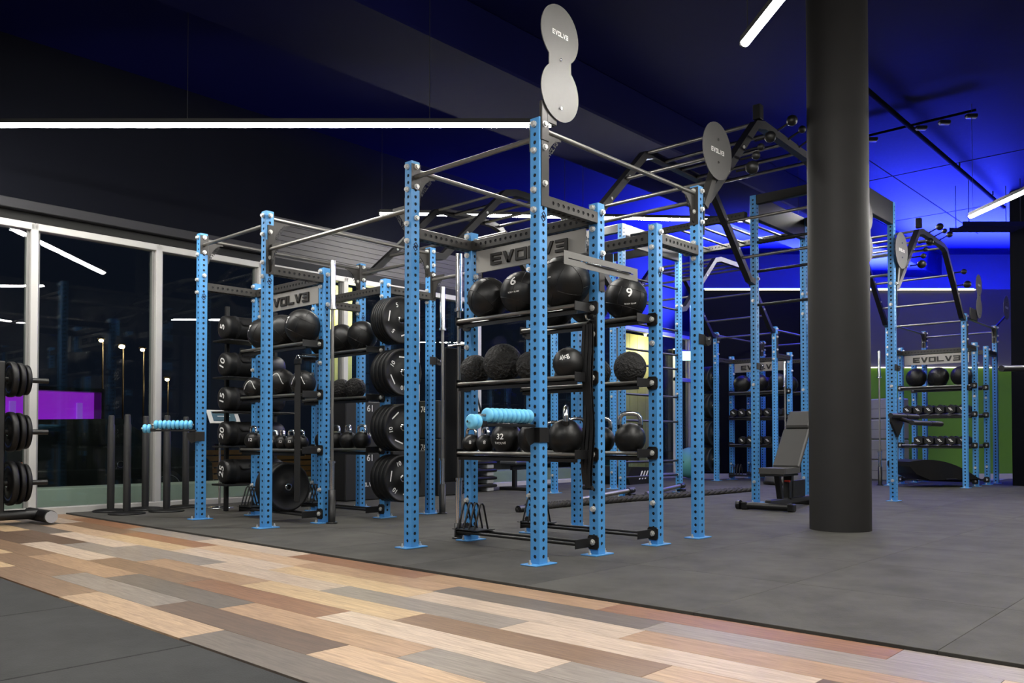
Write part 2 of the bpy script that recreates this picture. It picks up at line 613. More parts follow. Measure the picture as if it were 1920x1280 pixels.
def shelf(parent, x, y0, y1, z, kind='ball'):
    """Cantilever shelf on the camera side (-u) of two posts standing at x; runs from y0 to y1."""
    depth = .17
    mb = MB()
    for yy in (y0 + .0375, y1 + .0375):
        mb.prism([(yy - .042 + .084 * a[0], -.046 + .092 * a[1]) for a in ((.15, 0), (.85, 0), (1, .15), (1, .85), (.85, 1), (.15, 1), (0, .85), (0, .15))], -.012, -.001, 'x')
    if kind != 'rack':
        mb.box((-depth + .01, y0 + .05, -.026), (-.02, y1 - .03, -.018))
        mb.box((-depth + .01, y0 + .05, -.05), (-depth + .016, y1 - .03, -.02))
    else:
        mb.box((-depth - .02, y1 - .25, .017), (-.005, y1, .022))
    e = part(parent, 'shelf' if kind != 'rack' else 'plate_rack', mb, BLACK, (x, 0, z))
    for yy in (y0 + .045, y1 - .03):
        part(e, 'shelf_bracket', MB().bevbox((-depth - .018, yy - .003, -.030), (0, yy + .003, .030), .002), BLACK)
    mb = MB()
    for yy in (y0 + .0375, y1 + .0375):
        mb.cyl((-.012, yy, 0), (-.026, yy, 0), .02, 8, smooth=False)
        mb.cyl((-.026, yy, 0), (-.034, yy, 0), .012, 8)
    part(e, 'bolts', mb, ZINC, kind='stuff')
    for dx in (-depth, -.03):
        part(e, 'rail', MB().cyl((dx, y0 + .045, 0), (dx, y1 - .03, 0), .0115 if z < 1.5 else .014, 10), BARSTEEL if kind != 'rack' else BLACK)
    if kind == 'rack':
        for k in range(4):
            yk = y1 - .04 - k * .055
            pts = [(-depth, yk, .018), (-.125, yk - .01, .19), (-.112, yk - .01, .207), (-.098, yk - .01, .207), (-.085, yk - .01, .19), (-.03, yk, .018)]
            part(e, 'plate_divider', MB().tube(pts, .007, 8), BLACK)
    return e


# ------------------------------------------------------------------ light fittings and the large blue lights
def led(x0, y0, x1, y1, z, label, zc=4.795, n=2):
    a, b = Vector((x0, y0, z)), Vector((x1, y1, z))
    t = thing('led_tube_light', label, 'light', (x0, y0, z), 0, 'linear ceiling lights')
    d = b - a
    u = d.normalized()
    sd = u.cross(Vector((0, 0, 1)))
    zz = Vector((0, 0, 1))
    prof = [(-.031, .012)] + [(.031 * math.cos(PI + PI * k / 8), .031 * math.sin(PI + PI * k / 8)) for k in range(9)] + [(.031, .012)]
    NP = len(prof)
    vs = [sd * p[0] + zz * p[1] for p in prof] + [d + sd * p[0] + zz * p[1] for p in prof]
    part(t, 'diffuser', MB().add(vs, [(i, i + 1, NP + i + 1, NP + i) for i in range(NP - 1)] + [list(range(NP)), list(range(NP, 2 * NP))[::-1]]), LEDM)
    vs = [sd * x + zz * z for x, z in ((-.0325, -.004), (-.0345, -.004), (-.0345, .035), (.0345, .035), (.0345, -.004), (.0325, -.004), (.0325, .0135), (-.0325, .0135))]
    vs += [d + v for v in vs]
    part(t, 'housing', MB().add(vs, [(i, (i + 1) % 8, 8 + (i + 1) % 8, 8 + i) for i in range(8)]), BLACK)  # side skirts shaped to keep the tube light off the ceiling
    for p in (Vector((0, 0, 0)), d):
        q = u * (-.02 if p.length == 0 else .02)
        part(t, 'end_cap', MB().cyl(p, p + q, .0345, 12), BLACK)
    for k in range(n):
        p = d * ((k + .5) / n if n > 2 else (0.01 if k == 0 else .99))
        part(t, 'suspension_wire', MB().cyl(p + Vector((0, 0, .035)), p + Vector((0, 0, zc - z)), .003, 5), BLACK)
    return t


ZC = 4.8
DG = Vector((0.69, -0.724, 0))     # direction of the diagonal fittings
led(-2.55, 5.88, 1.66, 1.30, 3.45, 'long white tube light hanging over the windows at upper left', n=3)
led(1.42, -.62, -1.5, -3.9, 3.45, 'white tube light slanting down toward the top of the round column')
led(7.36, -.53, 4.2, -3.6, 3.45, 'white tube light at right edge beside the square pillar')
led(3.06, 5.39, 4.85, 3.70, 3.72, 'distant white tube light above the left storage bay', n=2)
led(5.0, 3.58, 7.2, 1.52, 3.72, 'distant white tube light behind the tall tower, right of the front upright', n=2)
led(-6.2, 2.6, -1.9, -1.7, 3.45, 'tube light hung over the near rubber mats behind the viewer', n=2)
led(-1.0, -4.4, 3.1, -6.3, 3.45, 'tube light hung along the right-hand aisle behind the viewer', n=2)

led(9.6, -4.0, 12.6, -1.25, 3.45, 'added tube light beyond the square pillar, brightening the green wall')  # unseen fitting, added to brighten the green wall
led(7.45, 1.12, 10.6, 2.36, 3.95, 'added tube light hidden behind the round column, brightening the far rigs')  # fitting added out of sight to light the far rigs and back corner
DEPTH = 16.7


def back(s, z, dd=0.0):
    h = Vector((math.sin(YAW), math.cos(YAW), 0))
    p = Vector((CAMPOS.x, CAMPOS.y, 0)) + h * (DEPTH + dd) + RT * s
    return Vector((p.x, p.y, z))


HD = Vector((math.sin(YAW), math.cos(YAW), 0))
ang = math.atan2(RT.y, RT.x)


def blue_light(name, pos, target, sx, sy, power):
    L = bpy.data.lights.new(name, 'AREA')
    L.shape = 'RECTANGLE'
    L.size, L.size_y = sx, sy
    L.color = (0.03, 0.045, 1.0)
    L.energy = power
    L.spread = math.radians(160)
    o = bpy.data.objects.new(name, L)
    COL.objects.link(o)
    o.location = pos
    d = (Vector(target) - Vector(pos)).normalized()
    o.rotation_euler = d.to_track_quat('-Z', 'Y').to_euler()
    return o


# blue uplights standing on the ledge of the back wall, washing the ceiling toward the room
blue_light('ledge_uplight', back(8.0, 3.60, .55), back(8.0, 5.0, -1.6), 7.4, .28, BLUE_POWER)
blue_light('ledge_uplight', back(4.95, 3.60, .45), back(3.9, 4.9, -1.6), 1.6, .2, BLUE_POWER * .25)

# ------------------------------------------------------------------ setting
floor = struct('floor', MB().box((-8, -8, -.12), (19, 5.95, -.03)), mat('pale_screed', (0.34, 0.33, 0.31), 0.6, noise=0.08, nscale=4))
floor['label'] = 'pale screed floor under the rubber tiles and planks'

rnd = random.Random(3)
tile_mesh = MB().bevbox((.0007, .0007, -.03), (.9993, .9843, 0), .0015).mesh('rubber_tile', MAT)
for i in range(15):
    for j in range(-5, 7):
        u0, v0 = -.56 + i * 1.0, -.385 + j * .985
        if v0 > 5.9:
            continue
        c = Vector((u0 + .5 - CAMPOS.x, v0 + .5 - CAMPOS.y, 0))
        if c.dot(HD) > 15.9 or c.dot(HD) < -.5:
            continue
        o = link('rubber_tile', tile_mesh, floor, (u0, v0, 0))
        if v0 + .985 > 5.93:
            o.scale.y = (5.93 - v0) / .985
        k = rnd.uniform(.94, 1.06)
        o.color = (.060 * k, .0575 * k, .053 * k, 1)
tile_near = MB().bevbox((.003, .003, -.03), (.997, .982, 0), .003).mesh('rubber_tile', MAT)
for i in range(4):
    for j in range(-4, 4):
        o = link('rubber_tile', tile_near, floor, (-2.29 - (i + 1) * 1.0 + (.35 if j % 2 == 0 else 0) * 0, -.265 + j * 1.09, -.012), rot=(0, 0, 0))
        o.scale = (1, 1.09 / .985, .6)
        if j == -1:
            o.location.x -= .0
        k = rnd.uniform(.95, 1.06)
        o.color = (.030 * k, .031 * k, .0315 * k, 1)

PAL = {'cream': (186, 160, 133), 'pale': (190, 173, 156), 'grey': (140, 132, 125), 'dgrey': (108, 99, 92), 'brown': (130, 105, 84), 'dbrown': (104, 84, 70),
       'tan': (166, 137, 110), 'red': (142, 104, 78), 'yellow': (192, 167, 132)}
SET = {(0, 0): 'cream', (0, 1): 'brown', (0, -1): 'dgrey', (1, 1): 'grey', (1, 0): 'dbrown', (1, -1): 'cream', (1, 2): 'brown', (2, 1): 'dgrey', (2, 0): 'tan',
       (2, 2): 'tan', (2, -1): 'grey', (3, 0): 'red', (3, 1): 'brown', (3, -1): 'pale', (3, 2): 'pale', (4, 0): 'yellow', (4, 1): 'tan', (4, -1): 'brown', (4, 2): 'grey',
       (5, 0): 'pale', (5, 1): 'grey', (5, -1): 'grey', (5, -2): 'pale', (6, -1): 'tan', (6, 0): 'pale', (6, -2): 'yellow', (7, -1): 'dgrey', (7, 0): 'tan', (7, -2): 'grey', (7, -3): 'yellow',
       (8, -1): 'red', (8, -2): 'grey', (8, -3): 'red', (8, 0): 'tan', (8, 1): 'red', (4, -2): 'cream', (3, -2): 'grey', (2, -2): 'red'}
OFF = [-.13, -.70, -.97, -.20, -.485, .33, -1.38, -.10, -.99]
PL = 1.255
plank_mesh = MB().bevbox((.0006, .0008, -.03), (.1894, PL - .0008, -.012), .0008).mesh('plank', WOOD)
keys = list(PAL)
for r in range(9):
    for k in range(-5, 6):
        y0 = OFF[r] + k * PL
        if y0 > 5.95 or y0 < -7.5:
            continue
        o = link('plank', plank_mesh, floor, (-2.28 + r * .19, y0, 0))
        if y0 + PL > 5.95:
            o.scale.y = (5.95 - y0) / PL
        nm = SET.get((r, k)) or keys[rnd.randrange(len(keys))]
        c = lin(PAL[nm])
        q = rnd.uniform(.92, 1.06)
        o.color = (c[0] * q, c[1] * q, c[2] * q, 1)

ceil = struct('ceiling', MB().box((-8, -8, ZC), (19, 8, ZC + .2)), CEIL)
ceil['label'] = 'dark painted concrete ceiling'
struct('trim_1', MB().bevbox((-8, 2.19, 4.3), (19, 3.4, ZC), .02), CEIL)['label'] = 'deep downstand ceiling beam crossing above the rig'

FV = 6.0
# facade: mullions, head, sill, panes
struct('trim_2', MB().bevbox((-6.2, FV - .07, -.03), (13.6, FV + .12, .06), .005), SILL)['label'] = 'pale sill under the tall windows'
U0 = -.87 - 1.27 * 4
mull = MB().bevbox((-.035, -.05, 0), (.035, .07, 2.86), .004)
mull.box((-.062, .0, 0), (-.035, .05, 2.86), mi=1).box((.035, .0, 0), (.062, .05, 2.86), mi=1)
mullm = mull.mesh('mullion', [FRAME, mat('grey_gasket', (0.20, 0.20, 0.195), .5, noise=.05)])
n = 0
for k in range(16):
    u = U0 + 1.27 * k
    n += 1
    if u + 1.27 > 14.0:
        break
    wn = struct('window_%d' % n, MB().bevbox((0.0, FV - .05, 2.86), (1.27, FV + .07, 2.93), .004), FRAME, loc=(u, 0, 0))
    wn['label'] = 'tall aluminium framed window bay by the street'
    link('mullion', mullm, wn, (0, FV, .06))
    link('pane', cached('pane', lambda: MB().box((.03, -.006, 0), (1.24, .006, 2.80)).mesh('pane', GL)), wn, (0, FV + .01, .06))
    link('pane', MESH['pane'], wn, (0, FV + .045, .06))
struct('trim_3', MB().box((-6.2, FV - .02, 2.93), (13.6, FV + .12, 3.03)), mat('black_recess', (.008, .008, .008), .8, noise=.05))['label'] = 'black recess above the window frames'
struct('trim_4', MB().bevbox((-6.2, FV - .12, 3.03), (1.75, FV + .12, 3.13), .006), mat('charcoal_lip', (.03, .03, .034), .6, noise=.05, spec=.2))['label'] = 'charcoal lip over the windows'
struct('wall_left', MB().box((-6.2, FV, 3.13), (1.75, FV + .15, 3.56)).box((-6.2, FV + .04, 3.56), (14.2, FV + .16, ZC)).box((5.6, FV + .0, 3.03), (14.2, FV + .15, 3.56)), WALLD)['label'] = 'dark wall above the windows'
wr = struct('wall_back', MB().box((1.75, FV + .03, 3.03), (5.6, FV + .15, 3.56)), CLAD)
wr['label'] = 'ribbed grey cladding above the windows'
board = MB().bevbox((0, -.010, .001), (3.85, 0, .0665), .003).mesh('rib', CLAD)
for k in range(7):
    link('rib', board, wr, (1.75, FV + .03, 3.06 + k * .068))

# diagonal back wall
WB = struct('wall_right', MB().box((0, 0, 0), (8.0, .2, 2.19)), GREEN, loc=back(6.35, 0, 0), rot=(0, 0, ang))
WB['label'] = 'bright green lower back wall'
struct('trim_5', MB().box((0, 0, 2.19), (8.0, .2, 3.75)), WALLG, loc=back(6.35, 0, 0), rot=(0, 0, ang))['label'] = 'grey upper back wall'
struct('trim_6', MB().box((-2.55, 0, 0), (0, .2, 3.75)), WALLD, loc=back(6.35, 0, 0), rot=(0, 0, ang))['label'] = 'dark back wall behind the far racks'
struct('baseboard_back', MB().bevbox((-2.55, -.02, -.03), (8.0, 0, .07), .003), SILL, loc=back(6.35, 0, 0), rot=(0, 0, ang))['label'] = 'pale skirting of the back wall'
struct('wall_rear', MB().box((-2.3, 0, 0), (10.0, .2, ZC)), mat('blue_grey_paint', (.03, .034, .07), .8, noise=.05, spec=.1), loc=back(6.35, 0, 1.6), rot=(0, 0, ang))['label'] = 'wall beyond the ledge of the back wall'
lt = link('ledge_light_strip', MB().box((-2.5, -.04, 3.725), (2.9, -.005, 3.745)).mesh('ledge_light_strip', WLED), None, back(6.35, 0, 0), (0, 0, ang), 'thin warm light strip along the top of the dark back wall', 'light')
lt = link('blue_light_strip', MB().box((-2.5, .02, 3.752), (2.9, .10, 3.775)).mesh('blue_light_strip', BLUELED), None, back(6.35, 0, 0), (0, 0, ang), 'blue glowing strip lying on the back wall ledge', 'light')
lt = link('ledge_light_strip', MB().box((.1, -.05, 2.17), (6.2, -.005, 2.19)).mesh('ledge_light_strip', mat('green_wash_led', (.8, .8, .7), .5, emis=((1, .95, .6), 1.6))), None, back(6.35, 0, 0), (0, 0, ang), 'pale light strip along the top of the green wall', 'light')

struct('column', MB().lathe([(.245, -.01), (.245, ZC)], 48, (3.235, -.535, 0)), COLUMN)['label'] = 'thick round black column'
struct('pillar', MB().bevbox((11.75, -.75, -.03), (12.5, -.02, ZC), .01), WALLD)['label'] = 'square dark pillar at the right edge'
struct('wall_front', MB().box((-8.2, -8, -.1), (-8, 8, ZC)), WALLG)
struct('wall_side', MB().box((-8, -8.2, -.1), (19, -8, ZC)), WALLG)

# ceiling services: sprinkler pipe, cable tray, small lamps
pp = thing('sprinkler_pipe', 'dark pipe running under the blue ceiling behind the column', 'pipe', (5.2, .15, 4.72))
part(pp, 'pipe', MB().cyl((0, 0, 0), (7.2, .05, 0), .03, 10), mat('matte_black_pipe', (.0015, .0016, .003), .9, noise=.05, spec=.02))
part(pp, 'branch_pipe', MB().cyl((2.16, .6, 0), (2.16, -.75, 0), .016, 8), mat('matte_black_pipe', (.0015, .0016, .003), .9, noise=.05, spec=.02))
for k in range(4):
    part(pp, 'pipe_clip', MB().cyl((.6 + k * 1.9, .01, 0), (.6 + k * 1.9, .01, .075), .012, 6), BLACK)
for k, (y, lab) in enumerate([(.62, 'small grey detector box on the blue ceiling nearest the column'), (.02, 'small square detector box where the ceiling pipes cross'), (-.25, 'grey detector box second from the right on the blue ceiling'), (-.55, 'small detector box at the right end of the ceiling branch pipe')]):
    d = thing('ceiling_box', lab, 'detector', (7.36, y, 4.70), ang, 'boxes on the blue ceiling')
    part(d, 'housing', MB().bevbox((-.07, -.03, -.06), (.07, .03, -.018), .008), PLASTIC)
    part(d, 'cover', MB().bevbox((-.06, -.02, -.072), (.06, .02, -.06), .004), GREYM)
for k, (x0, x1, y) in enumerate([(6.5, 14.5, 1.1), (6.5, 14.5, -1.4)]):
    struct('trim_%d' % (7 + k), MB().box((x0, y - .008, ZC - .004), (x1, y + .008, ZC)), mat('matte_black_pipe', (.0015, .0016, .003), .9, noise=.05, spec=.02))['label'] = 'thin slab joint on the ceiling'
for k, (y0, y1, x) in enumerate([(-2.5, 2.1, 9.6), (-2.5, 2.1, 12.4)]):
    struct('trim_%d' % (9 + k), MB().box((x - .008, y0, ZC - .004), (x + .008, y1, ZC)), mat('matte_black_pipe', (.0015, .0016, .003), .9, noise=.05, spec=.02))['label'] = 'thin slab joint across the ceiling'
tr = thing('cable_tray', 'dark folded cable tray hanging under the ceiling near the square pillar', 'tray', (10.9, .1, 4.05), ang)
part(tr, 'tray_bed', MB().box((-.5, -.2, 0), (.5, .2, .01)).box((-.5, -.2, .01), (.5, -.19, .07)).box((-.5, .19, .01), (.5, .2, .07)), CEIL)
for x in (-.4, .4):
    part(tr, 'hanger', MB().cyl((x, -.19, .05), (x, -.19, .74), .006, 6).cyl((x, .19, .05), (x, .19, .74), .006, 6), BLACK)


# ------------------------------------------------------------------ the rigs
UB, UC, UD = .584, 1.284, 1.864


def pull_bar(parent, p0, p1, r=.0165, name='pull_up_bar', m_=None):
    return part(parent, name, MB().cyl(p0, p1, r, 12), m_ or BARSTEEL)


def target(parent, pos, rr=.18, double=False, name='ball_target', face=-1):
    """Round wall-ball target plate(s) facing -v, on an arm."""
    mb = MB()
    pts = []
    if double:
        c1, c2 = .18, -.18
        for k in range(-8, 27):
            a = PI * k / 18.0
            if -.2 < a < PI + .2:
                pass
        # two overlapping discs with a waist
        n_ = 40
        for k in range(n_):
            a = 2 * PI * k / n_
            for_c = c1
            x, z = rr * math.cos(a), c1 + rr * math.sin(a)
            if z > .03:
                pts.append((a, x, z))
        up = [(x, z) for a, x, z in sorted(pts, key=lambda t: (t[0] + PI / 2) % (2 * PI))]
        low = [(-x, -z) for x, z in up]
        poly = up + low
    else:
        poly = [(rr * math.cos(2 * PI * k / 40), rr * math.sin(2 * PI * k / 40)) for k in range(40)]
    mb.prism(poly, -.003, .003, 'y')
    o = part(parent, name, mb, DISCM, pos)
    zt = .18 if double else 0.0
    part(o, 'lettering', logo_mb(.20 if not double else .15, .036 if not double else .03, .001), WHITE, (0, -.004, zt))
    zs = (.02, -.28) if double else (.09, -.09)
    for z in zs:
        part(o, 'bolt', MB().cyl((0, -.003, z), (0, -.012, z), .010, 8), CHROME)
    return o


def storage_bay(name, x0, y0, dv, label, front=True, targets=None, bars_left=True, detail=True, group=None):
    t = thing(name, label, 'gym rig', (x0, y0, 0), 0, group)
    zb = 2.20
    for j, yy in enumerate((0, dv)):
        for i, xx in enumerate((0, UB, UC, UD)):
            tall = i in (0, 3)
            b = []
            if tall:
                b = [('u', 2.66), ('v', 2.66), ('v', 2.52), ('u', 2.5), ('u', 2.26), ('u', 2.14), ('v', 2.42 if i == 3 else 2.30)]
            else:
                b = [('u', 2.27), ('u', 2.13), ('v', 2.24), ('v', 1.97), ('u', 1.44), ('u', .30)]
            upright(t, xx, yy, 2.7 if tall else 2.3, b, mark=2.10 if tall else 1.95)
        for a, b in ((P75, UB), (UC + P75, UD)):
            beam_u(t, x0 * 0 + a, b, yy, zb)
        # bar along u between the tall posts
        pull_bar(t, (P75, yy + .0375, 2.645), (UD, yy + .0375, 2.645))
        gusset(t, P75, yy + .0375, 2.60, '+u')
        gusset(t, UD, yy + .0375, 2.60, '-u')
    for xx in (UB, UC):
        beam_v(t, P75, dv, xx, zb)
    for xx in (0, UD):
        pull_bar(t, (xx + .0375, P75, 2.59), (xx + .0375, dv, 2.59))
        part(t, 'bar_plate', MB().bevbox((xx - .004, dv - .004, 2.50), (xx + .08, dv, 2.68), .002), STEEL)
        part(t, 'bar_plate', MB().bevbox((xx - .004, P75, 2.50), (xx + .08, P75 + .004, 2.68), .002), STEEL)
    # vertical end plate of the front crossmember
    part(t, 'end_plate', MB().bevbox((.014, -.007, 2.16), (.084, -.001, 2.58), .002), STEEL)
    # sign with the wordmark
    sg = part(t, 'sign_plate', MB().bevbox((UB + .02, P75 + .04, 1.99), (UB + .03, dv - .03, 2.155), .002), mat('sign_plate_steel', (.34, .325, .30), .42, metal=.55, noise=.06, nscale=12))
    ly = (P75 + dv) / 2
    lm = logo_mb(.72, .085, .012).xf(Matrix.Rotation(-PI / 2, 4, 'Z'))
    part(sg, 'lettering', lm, mat('dark_letter_steel', (.035, .033, .031), .4, metal=.5, noise=.05), (UB + .013, ly, 2.07))
    for xx in (UB, UC):
        for z in (1.61, 1.155, .655):
            shelf(t, xx, 0, dv, z)
        shelf(t, xx, 0, dv, .085, 'rack')
    return t


bay_near = storage_bay('storage_rig', 0, 0, 1.175, 'nearest blue perforated storage rig with double round target on its front upright')
bay_left = storage_bay('storage_rig', 0, 3.066, 1.152, 'blue perforated storage rig on the left beside the windows, plates pegged on its side')
bay_right = storage_bay('storage_rig', 10.45, .31, 1.13, 'distant blue storage rig at right in front of the green wall')
bay_back = storage_bay('storage_rig', 9.9, 3.15, 1.13, 'distant blue storage rig seen behind the bench, in front of the dark wall')

# round targets of the nearest rig
target(bay_near, (.172, -.02, 3.07), .18, True)
part(bay_near, 'target_arm', MB().bevbox((.01, -.012, 2.56), (.08, .01, 2.80), .004).bevbox((.06, -.014, 2.68), (.15, .006, 2.76), .003), STEEL)
target(bay_near, (2.09, -.04, 3.01), .225)
arm = MB().bevbox((-.03, -.03, 0), (.03, .03, .46), .003)
arm.xf(Matrix.Translation((UD + .09, .01, 2.55)) @ Matrix.Rotation(math.radians(28), 4, 'Y'))
part(bay_near, 'target_arm', arm, STEEL)
part(bay_near, 'target_arm', MB().bevbox((UD + .076, -.01, 2.33), (UD + .084, .07, 2.62), .002), STEEL)
# targets of the right rig
target(bay_right, (.55, -.05, 3.02), .17, True)
part(bay_right, 'target_arm', MB().bevbox((.10, -.04, 2.62), (.5, -.02, 2.80), .004), BLACK)
target(bay_right, (2.35, -.05, 3.05), .21)
part(bay_right, 'target_arm', MB().cyl((UD + .04, .02, 2.68), (2.35, -.03, 2.9), .018, 8), BLACK)
target(bay_right, (.35, 1.16, 3.0), .24)
# bars that link the two front rigs
for xx, z in ((.0375, 2.37), (UD + .0375, 2.37)):
    pull_bar(bay_left, (xx, 1.175 + P75 - 3.066, z), (xx, 0, z))
    gusset(bay_near, xx, 1.175 + P75, z - .01, '+v')
    gusset(bay_left, xx, 0, z - .01, '-v')


def square_path(pts, y0, w=.07, sh=0.0):
    """Mitred square tube through (u,z) points at constant v."""
    mb = MB()
    n_ = len(pts)
    ring = []
    for i, (u, z) in enumerate(pts):
        p = Vector((u, z))
        d0 = (p - Vector(pts[i - 1])).normalized() if i else None
        d1 = (Vector(pts[i + 1]) - p).normalized() if i < n_ - 1 else None
        d0 = d0 or d1
        d1 = d1 or d0
        nrm = Vector((-(d0 + d1).y, (d0 + d1).x)).normalized()
        k = (w / 2) / max(.3, nrm.dot(Vector((-d0.y, d0.x))))
        a, b = p + nrm * k, p - nrm * k
        ring.append([(a.x, y0 - w / 2, a.y), (a.x, y0 + w / 2, a.y), (b.x, y0 + w / 2, b.y), (b.x, y0 - w / 2, b.y)])
    vs = [(v[0], v[1] + sh * v[0], v[2]) for r in ring for v in r]
    fs = []
    for i in range(n_ - 1):
        for k in range(4):
            fs.append((4 * i + k, 4 * i + (k + 1) % 4, 4 * i + 4 + (k + 1) % 4, 4 * i + 4 + k))
    fs += [(0, 1, 2, 3), (4 * n_ - 4, 4 * n_ - 3, 4 * n_ - 2, 4 * n_ - 1)]
    return mb.add(vs, fs)


def bridge(x0, x1, v0, v1, label, balls=True, zend=2.62, zend1=2.62, e0=0.0, e1=0.0):
    """Trapezoid monkey-bar bridge: two arches, rungs between them and ball grips on the near arch."""
    t = thing('monkey_bar_bridge', label, 'gym rig', (x0, v0, 0))
    L = x1 - x0
    pts = [(0, zend), (.12, zend + .02), (1.06, 3.5), (1.22, 3.54), (L - 1.22, 3.54), (L - 1.06, 3.5), (L - .12, zend1 + .02), (L, zend1)]
    dv = v1 - v0
    s0, s1 = e0 / L, e1 / L
    for y, sh in ((0, s0), (dv, s1)):
        a = part(t, 'arch', square_path(pts, y, sh=sh), BLACK)
        mb = MB()
        for u in (.45, .75, L - .75, L - .45):
            z = zend + .02 + (u - .12) * (3.5 - zend - .02) / .94 if u < L / 2 else zend1 + .02 + (L - u - .12) * (3.5 - zend1 - .02) / .94
            mb.cyl((u, y + sh * u - .036, z), (u, y + sh * u - .046, z), .014, 6)
        part(a, 'bolts', mb, ZINC, kind='stuff')
    us = [.35, .72, 1.1] + [1.1 + (L - 2.2) * k / 4 for k in (1, 2, 3)] + [L - 1.1, L - .72, L - .35]
    for u in us:
        if u < 1.06:
            z = zend + .02 + (u - .12) * (3.48 - zend) / .94
        elif u > L - 1.06:
            z = zend1 + .02 + (L - u - .12) * (3.48 - zend1) / .94
        else:
            z = 3.53
        part(t, 'rung', MB().cyl((u, .035 + s0 * u, z), (u, dv - .035 + s1 * u, z), .017, 10), BARSTEEL)
    if balls:
        for (u, z, r) in ((.62, 2.98, .055), (.70, 3.10, .035), (.80, 3.2, .03), (1.0, 3.34, .05), (1.5, 3.63, .05), (1.75, 3.62, .035), (L - 1.5, 3.62, .045), (L - .7, 3.22, .04), (L - .5, 3.06, .055)):
            g = part(t, 'ball_grip', MB().sphere((u, -.17 + s0 * u, z), r, 16), BLACK)
            part(g, 'stem', MB().cyl((u, -.03 + s0 * u, z + (.0 if z < 3.55 else -.06)), (u, -.17 + s0 * u, z), .010, 8), CHROME if False else BLACK)
        part(t, 'peak_post', MB().bevbox((1.10, -.035 + s0 * 1.1, 3.57), (1.17, .035 + s0 * 1.1, 3.70), .004), BLACK)
    return t


bridge(UD + P75, 5.46, .0375, 1.2125, 'black monkey bar bridge with ball grips rising from the nearest rig to the tall tower', e0=.2, e1=.135)
bridge(UD + P75, 5.2, 3.1035, 4.2555, 'black monkey bar bridge rising from the left rig beside the windows', balls=False, e0=-.016, e1=-.018)
bridge(6.935, 10.45, .2375, 1.3475, 'far black monkey bar bridge with ball grips against the blue ceiling at right', e0=.11, e1=.13)
bridge(6.675, 9.9, 3.0875, 4.2375, 'far black monkey bar bridge behind the bench', balls=False, e0=.10, e1=.08)


def tower(x0, x1, va, vb, h, label, hdr=.11):
    t = thing('rig_tower', label, 'gym rig', (x0, va, 0))
    dx, dv = x1 - x0, vb - va
    for xx in (0, dx):
        for yy in (0, dv):
            upright(t, xx, yy, h, [('u', 2.66), ('u', 2.4), ('v', 2.66), ('u', 1.4), ('u', .25)], mark=2.10)
    for yy in (0, dv):
        part(t, 'header_beam', MB().bevbox((P75, yy + .005, h - hdr - .17), (dx, yy + .07, h), .004), BLACK)
    for xx in (0, dx):
        part(t, 'header_beam', MB().bevbox((xx + .005, P75, h - hdr), (xx + .07, dv, h), .004), BLACK)
    return t


tw = tower(5.46, 6.86, .20, 1.31, 3.66, 'tall blue tower with black header beams standing beside the round column')
target(tw, (.45, -.02, 3.12), .18, True)
target(tw, (1.56, -.04, 3.08), .225)
part(tw, 'target_arm', MB().bevbox((1.476, -.01, 2.4), (1.484, .06, 2.72), .002), STEEL)
arm = MB().bevbox((-.025, -.025, 0), (.025, .025, .42), .003)
arm.xf(Matrix.Translation((1.48, .0, 2.65)) @ Matrix.Rotation(math.radians(14), 4, 'Y'))
part(tw, 'target_arm', arm, STEEL)
for z in (2.35, 2.75, 3.1):
    pull_bar(tw, (.0375, P75, z), (.0375, 1.11, z), m_=BLACK)
tl = tower(5.2, 6.6, 3.05, 4.2, 3.58, 'tall blue tower with ladder rungs behind the nearest rig, toward the windows')
for z in (.25, .45, 1.0, 1.35, 1.75, 1.95, 2.3, 2.6, 2.9):
    pull_bar(tl, (P75, .0375, z), (1.4, .0375, z), .015, 'ladder_rung', BLACK)
# ladder that links the two towers
ld = thing('overhead_ladder', 'overhead horizontal ladder of perforated rails linking the two tall towers', 'gym rig', (5.35, 1.40, 0))
beam_v(ld, 0, 1.63, 0, 3.42)
beam_v(ld, 0, 1.63, 1.33, 3.42)
for k in range(6):
    pull_bar(ld, (P75, .15 + k * .27, 3.42), (1.33, .15 + k * .27, 3.42), .016, 'rung')


# ------------------------------------------------------------------ kit on the rigs
def seam_mesh(r):
    mb = MB()
    for zz in (.42, -.42):
        rr = math.sqrt(1 - zz * zz) * r * 1.0
        mb.tube([(rr * math.cos(2 * PI * k / 28), rr * math.sin(2 * PI * k / 28), zz * r) for k in range(28)], .0022, 4, closed=True)
    for k in range(6):
        a = 2 * PI * k / 6 + .3
        pts = []
        for j in range(-5, 6):
            el = math.asin(.42) * j / 5
            pts.append((r * math.cos(el) * math.cos(a), r * math.cos(el) * math.sin(a), r * math.sin(el)))
        mb.tube(pts, .0022, 4)
    for k in range(4):
        a = PI * k / 2 + .6
        for sg in (1, -1):
            pts = [(r * math.cos(el) * math.cos(a), r * math.cos(el) * math.sin(a), sg * r * math.sin(el)) for el in [math.asin(.42) + j * .2 for j in range(6)]]
            mb.tube(pts, .0022, 4)
    return mb


def ball_z(z, r):
    rr = .0122 if z < 1.5 else .0147
    return z + math.sqrt((r + rr) ** 2 - .07 ** 2)


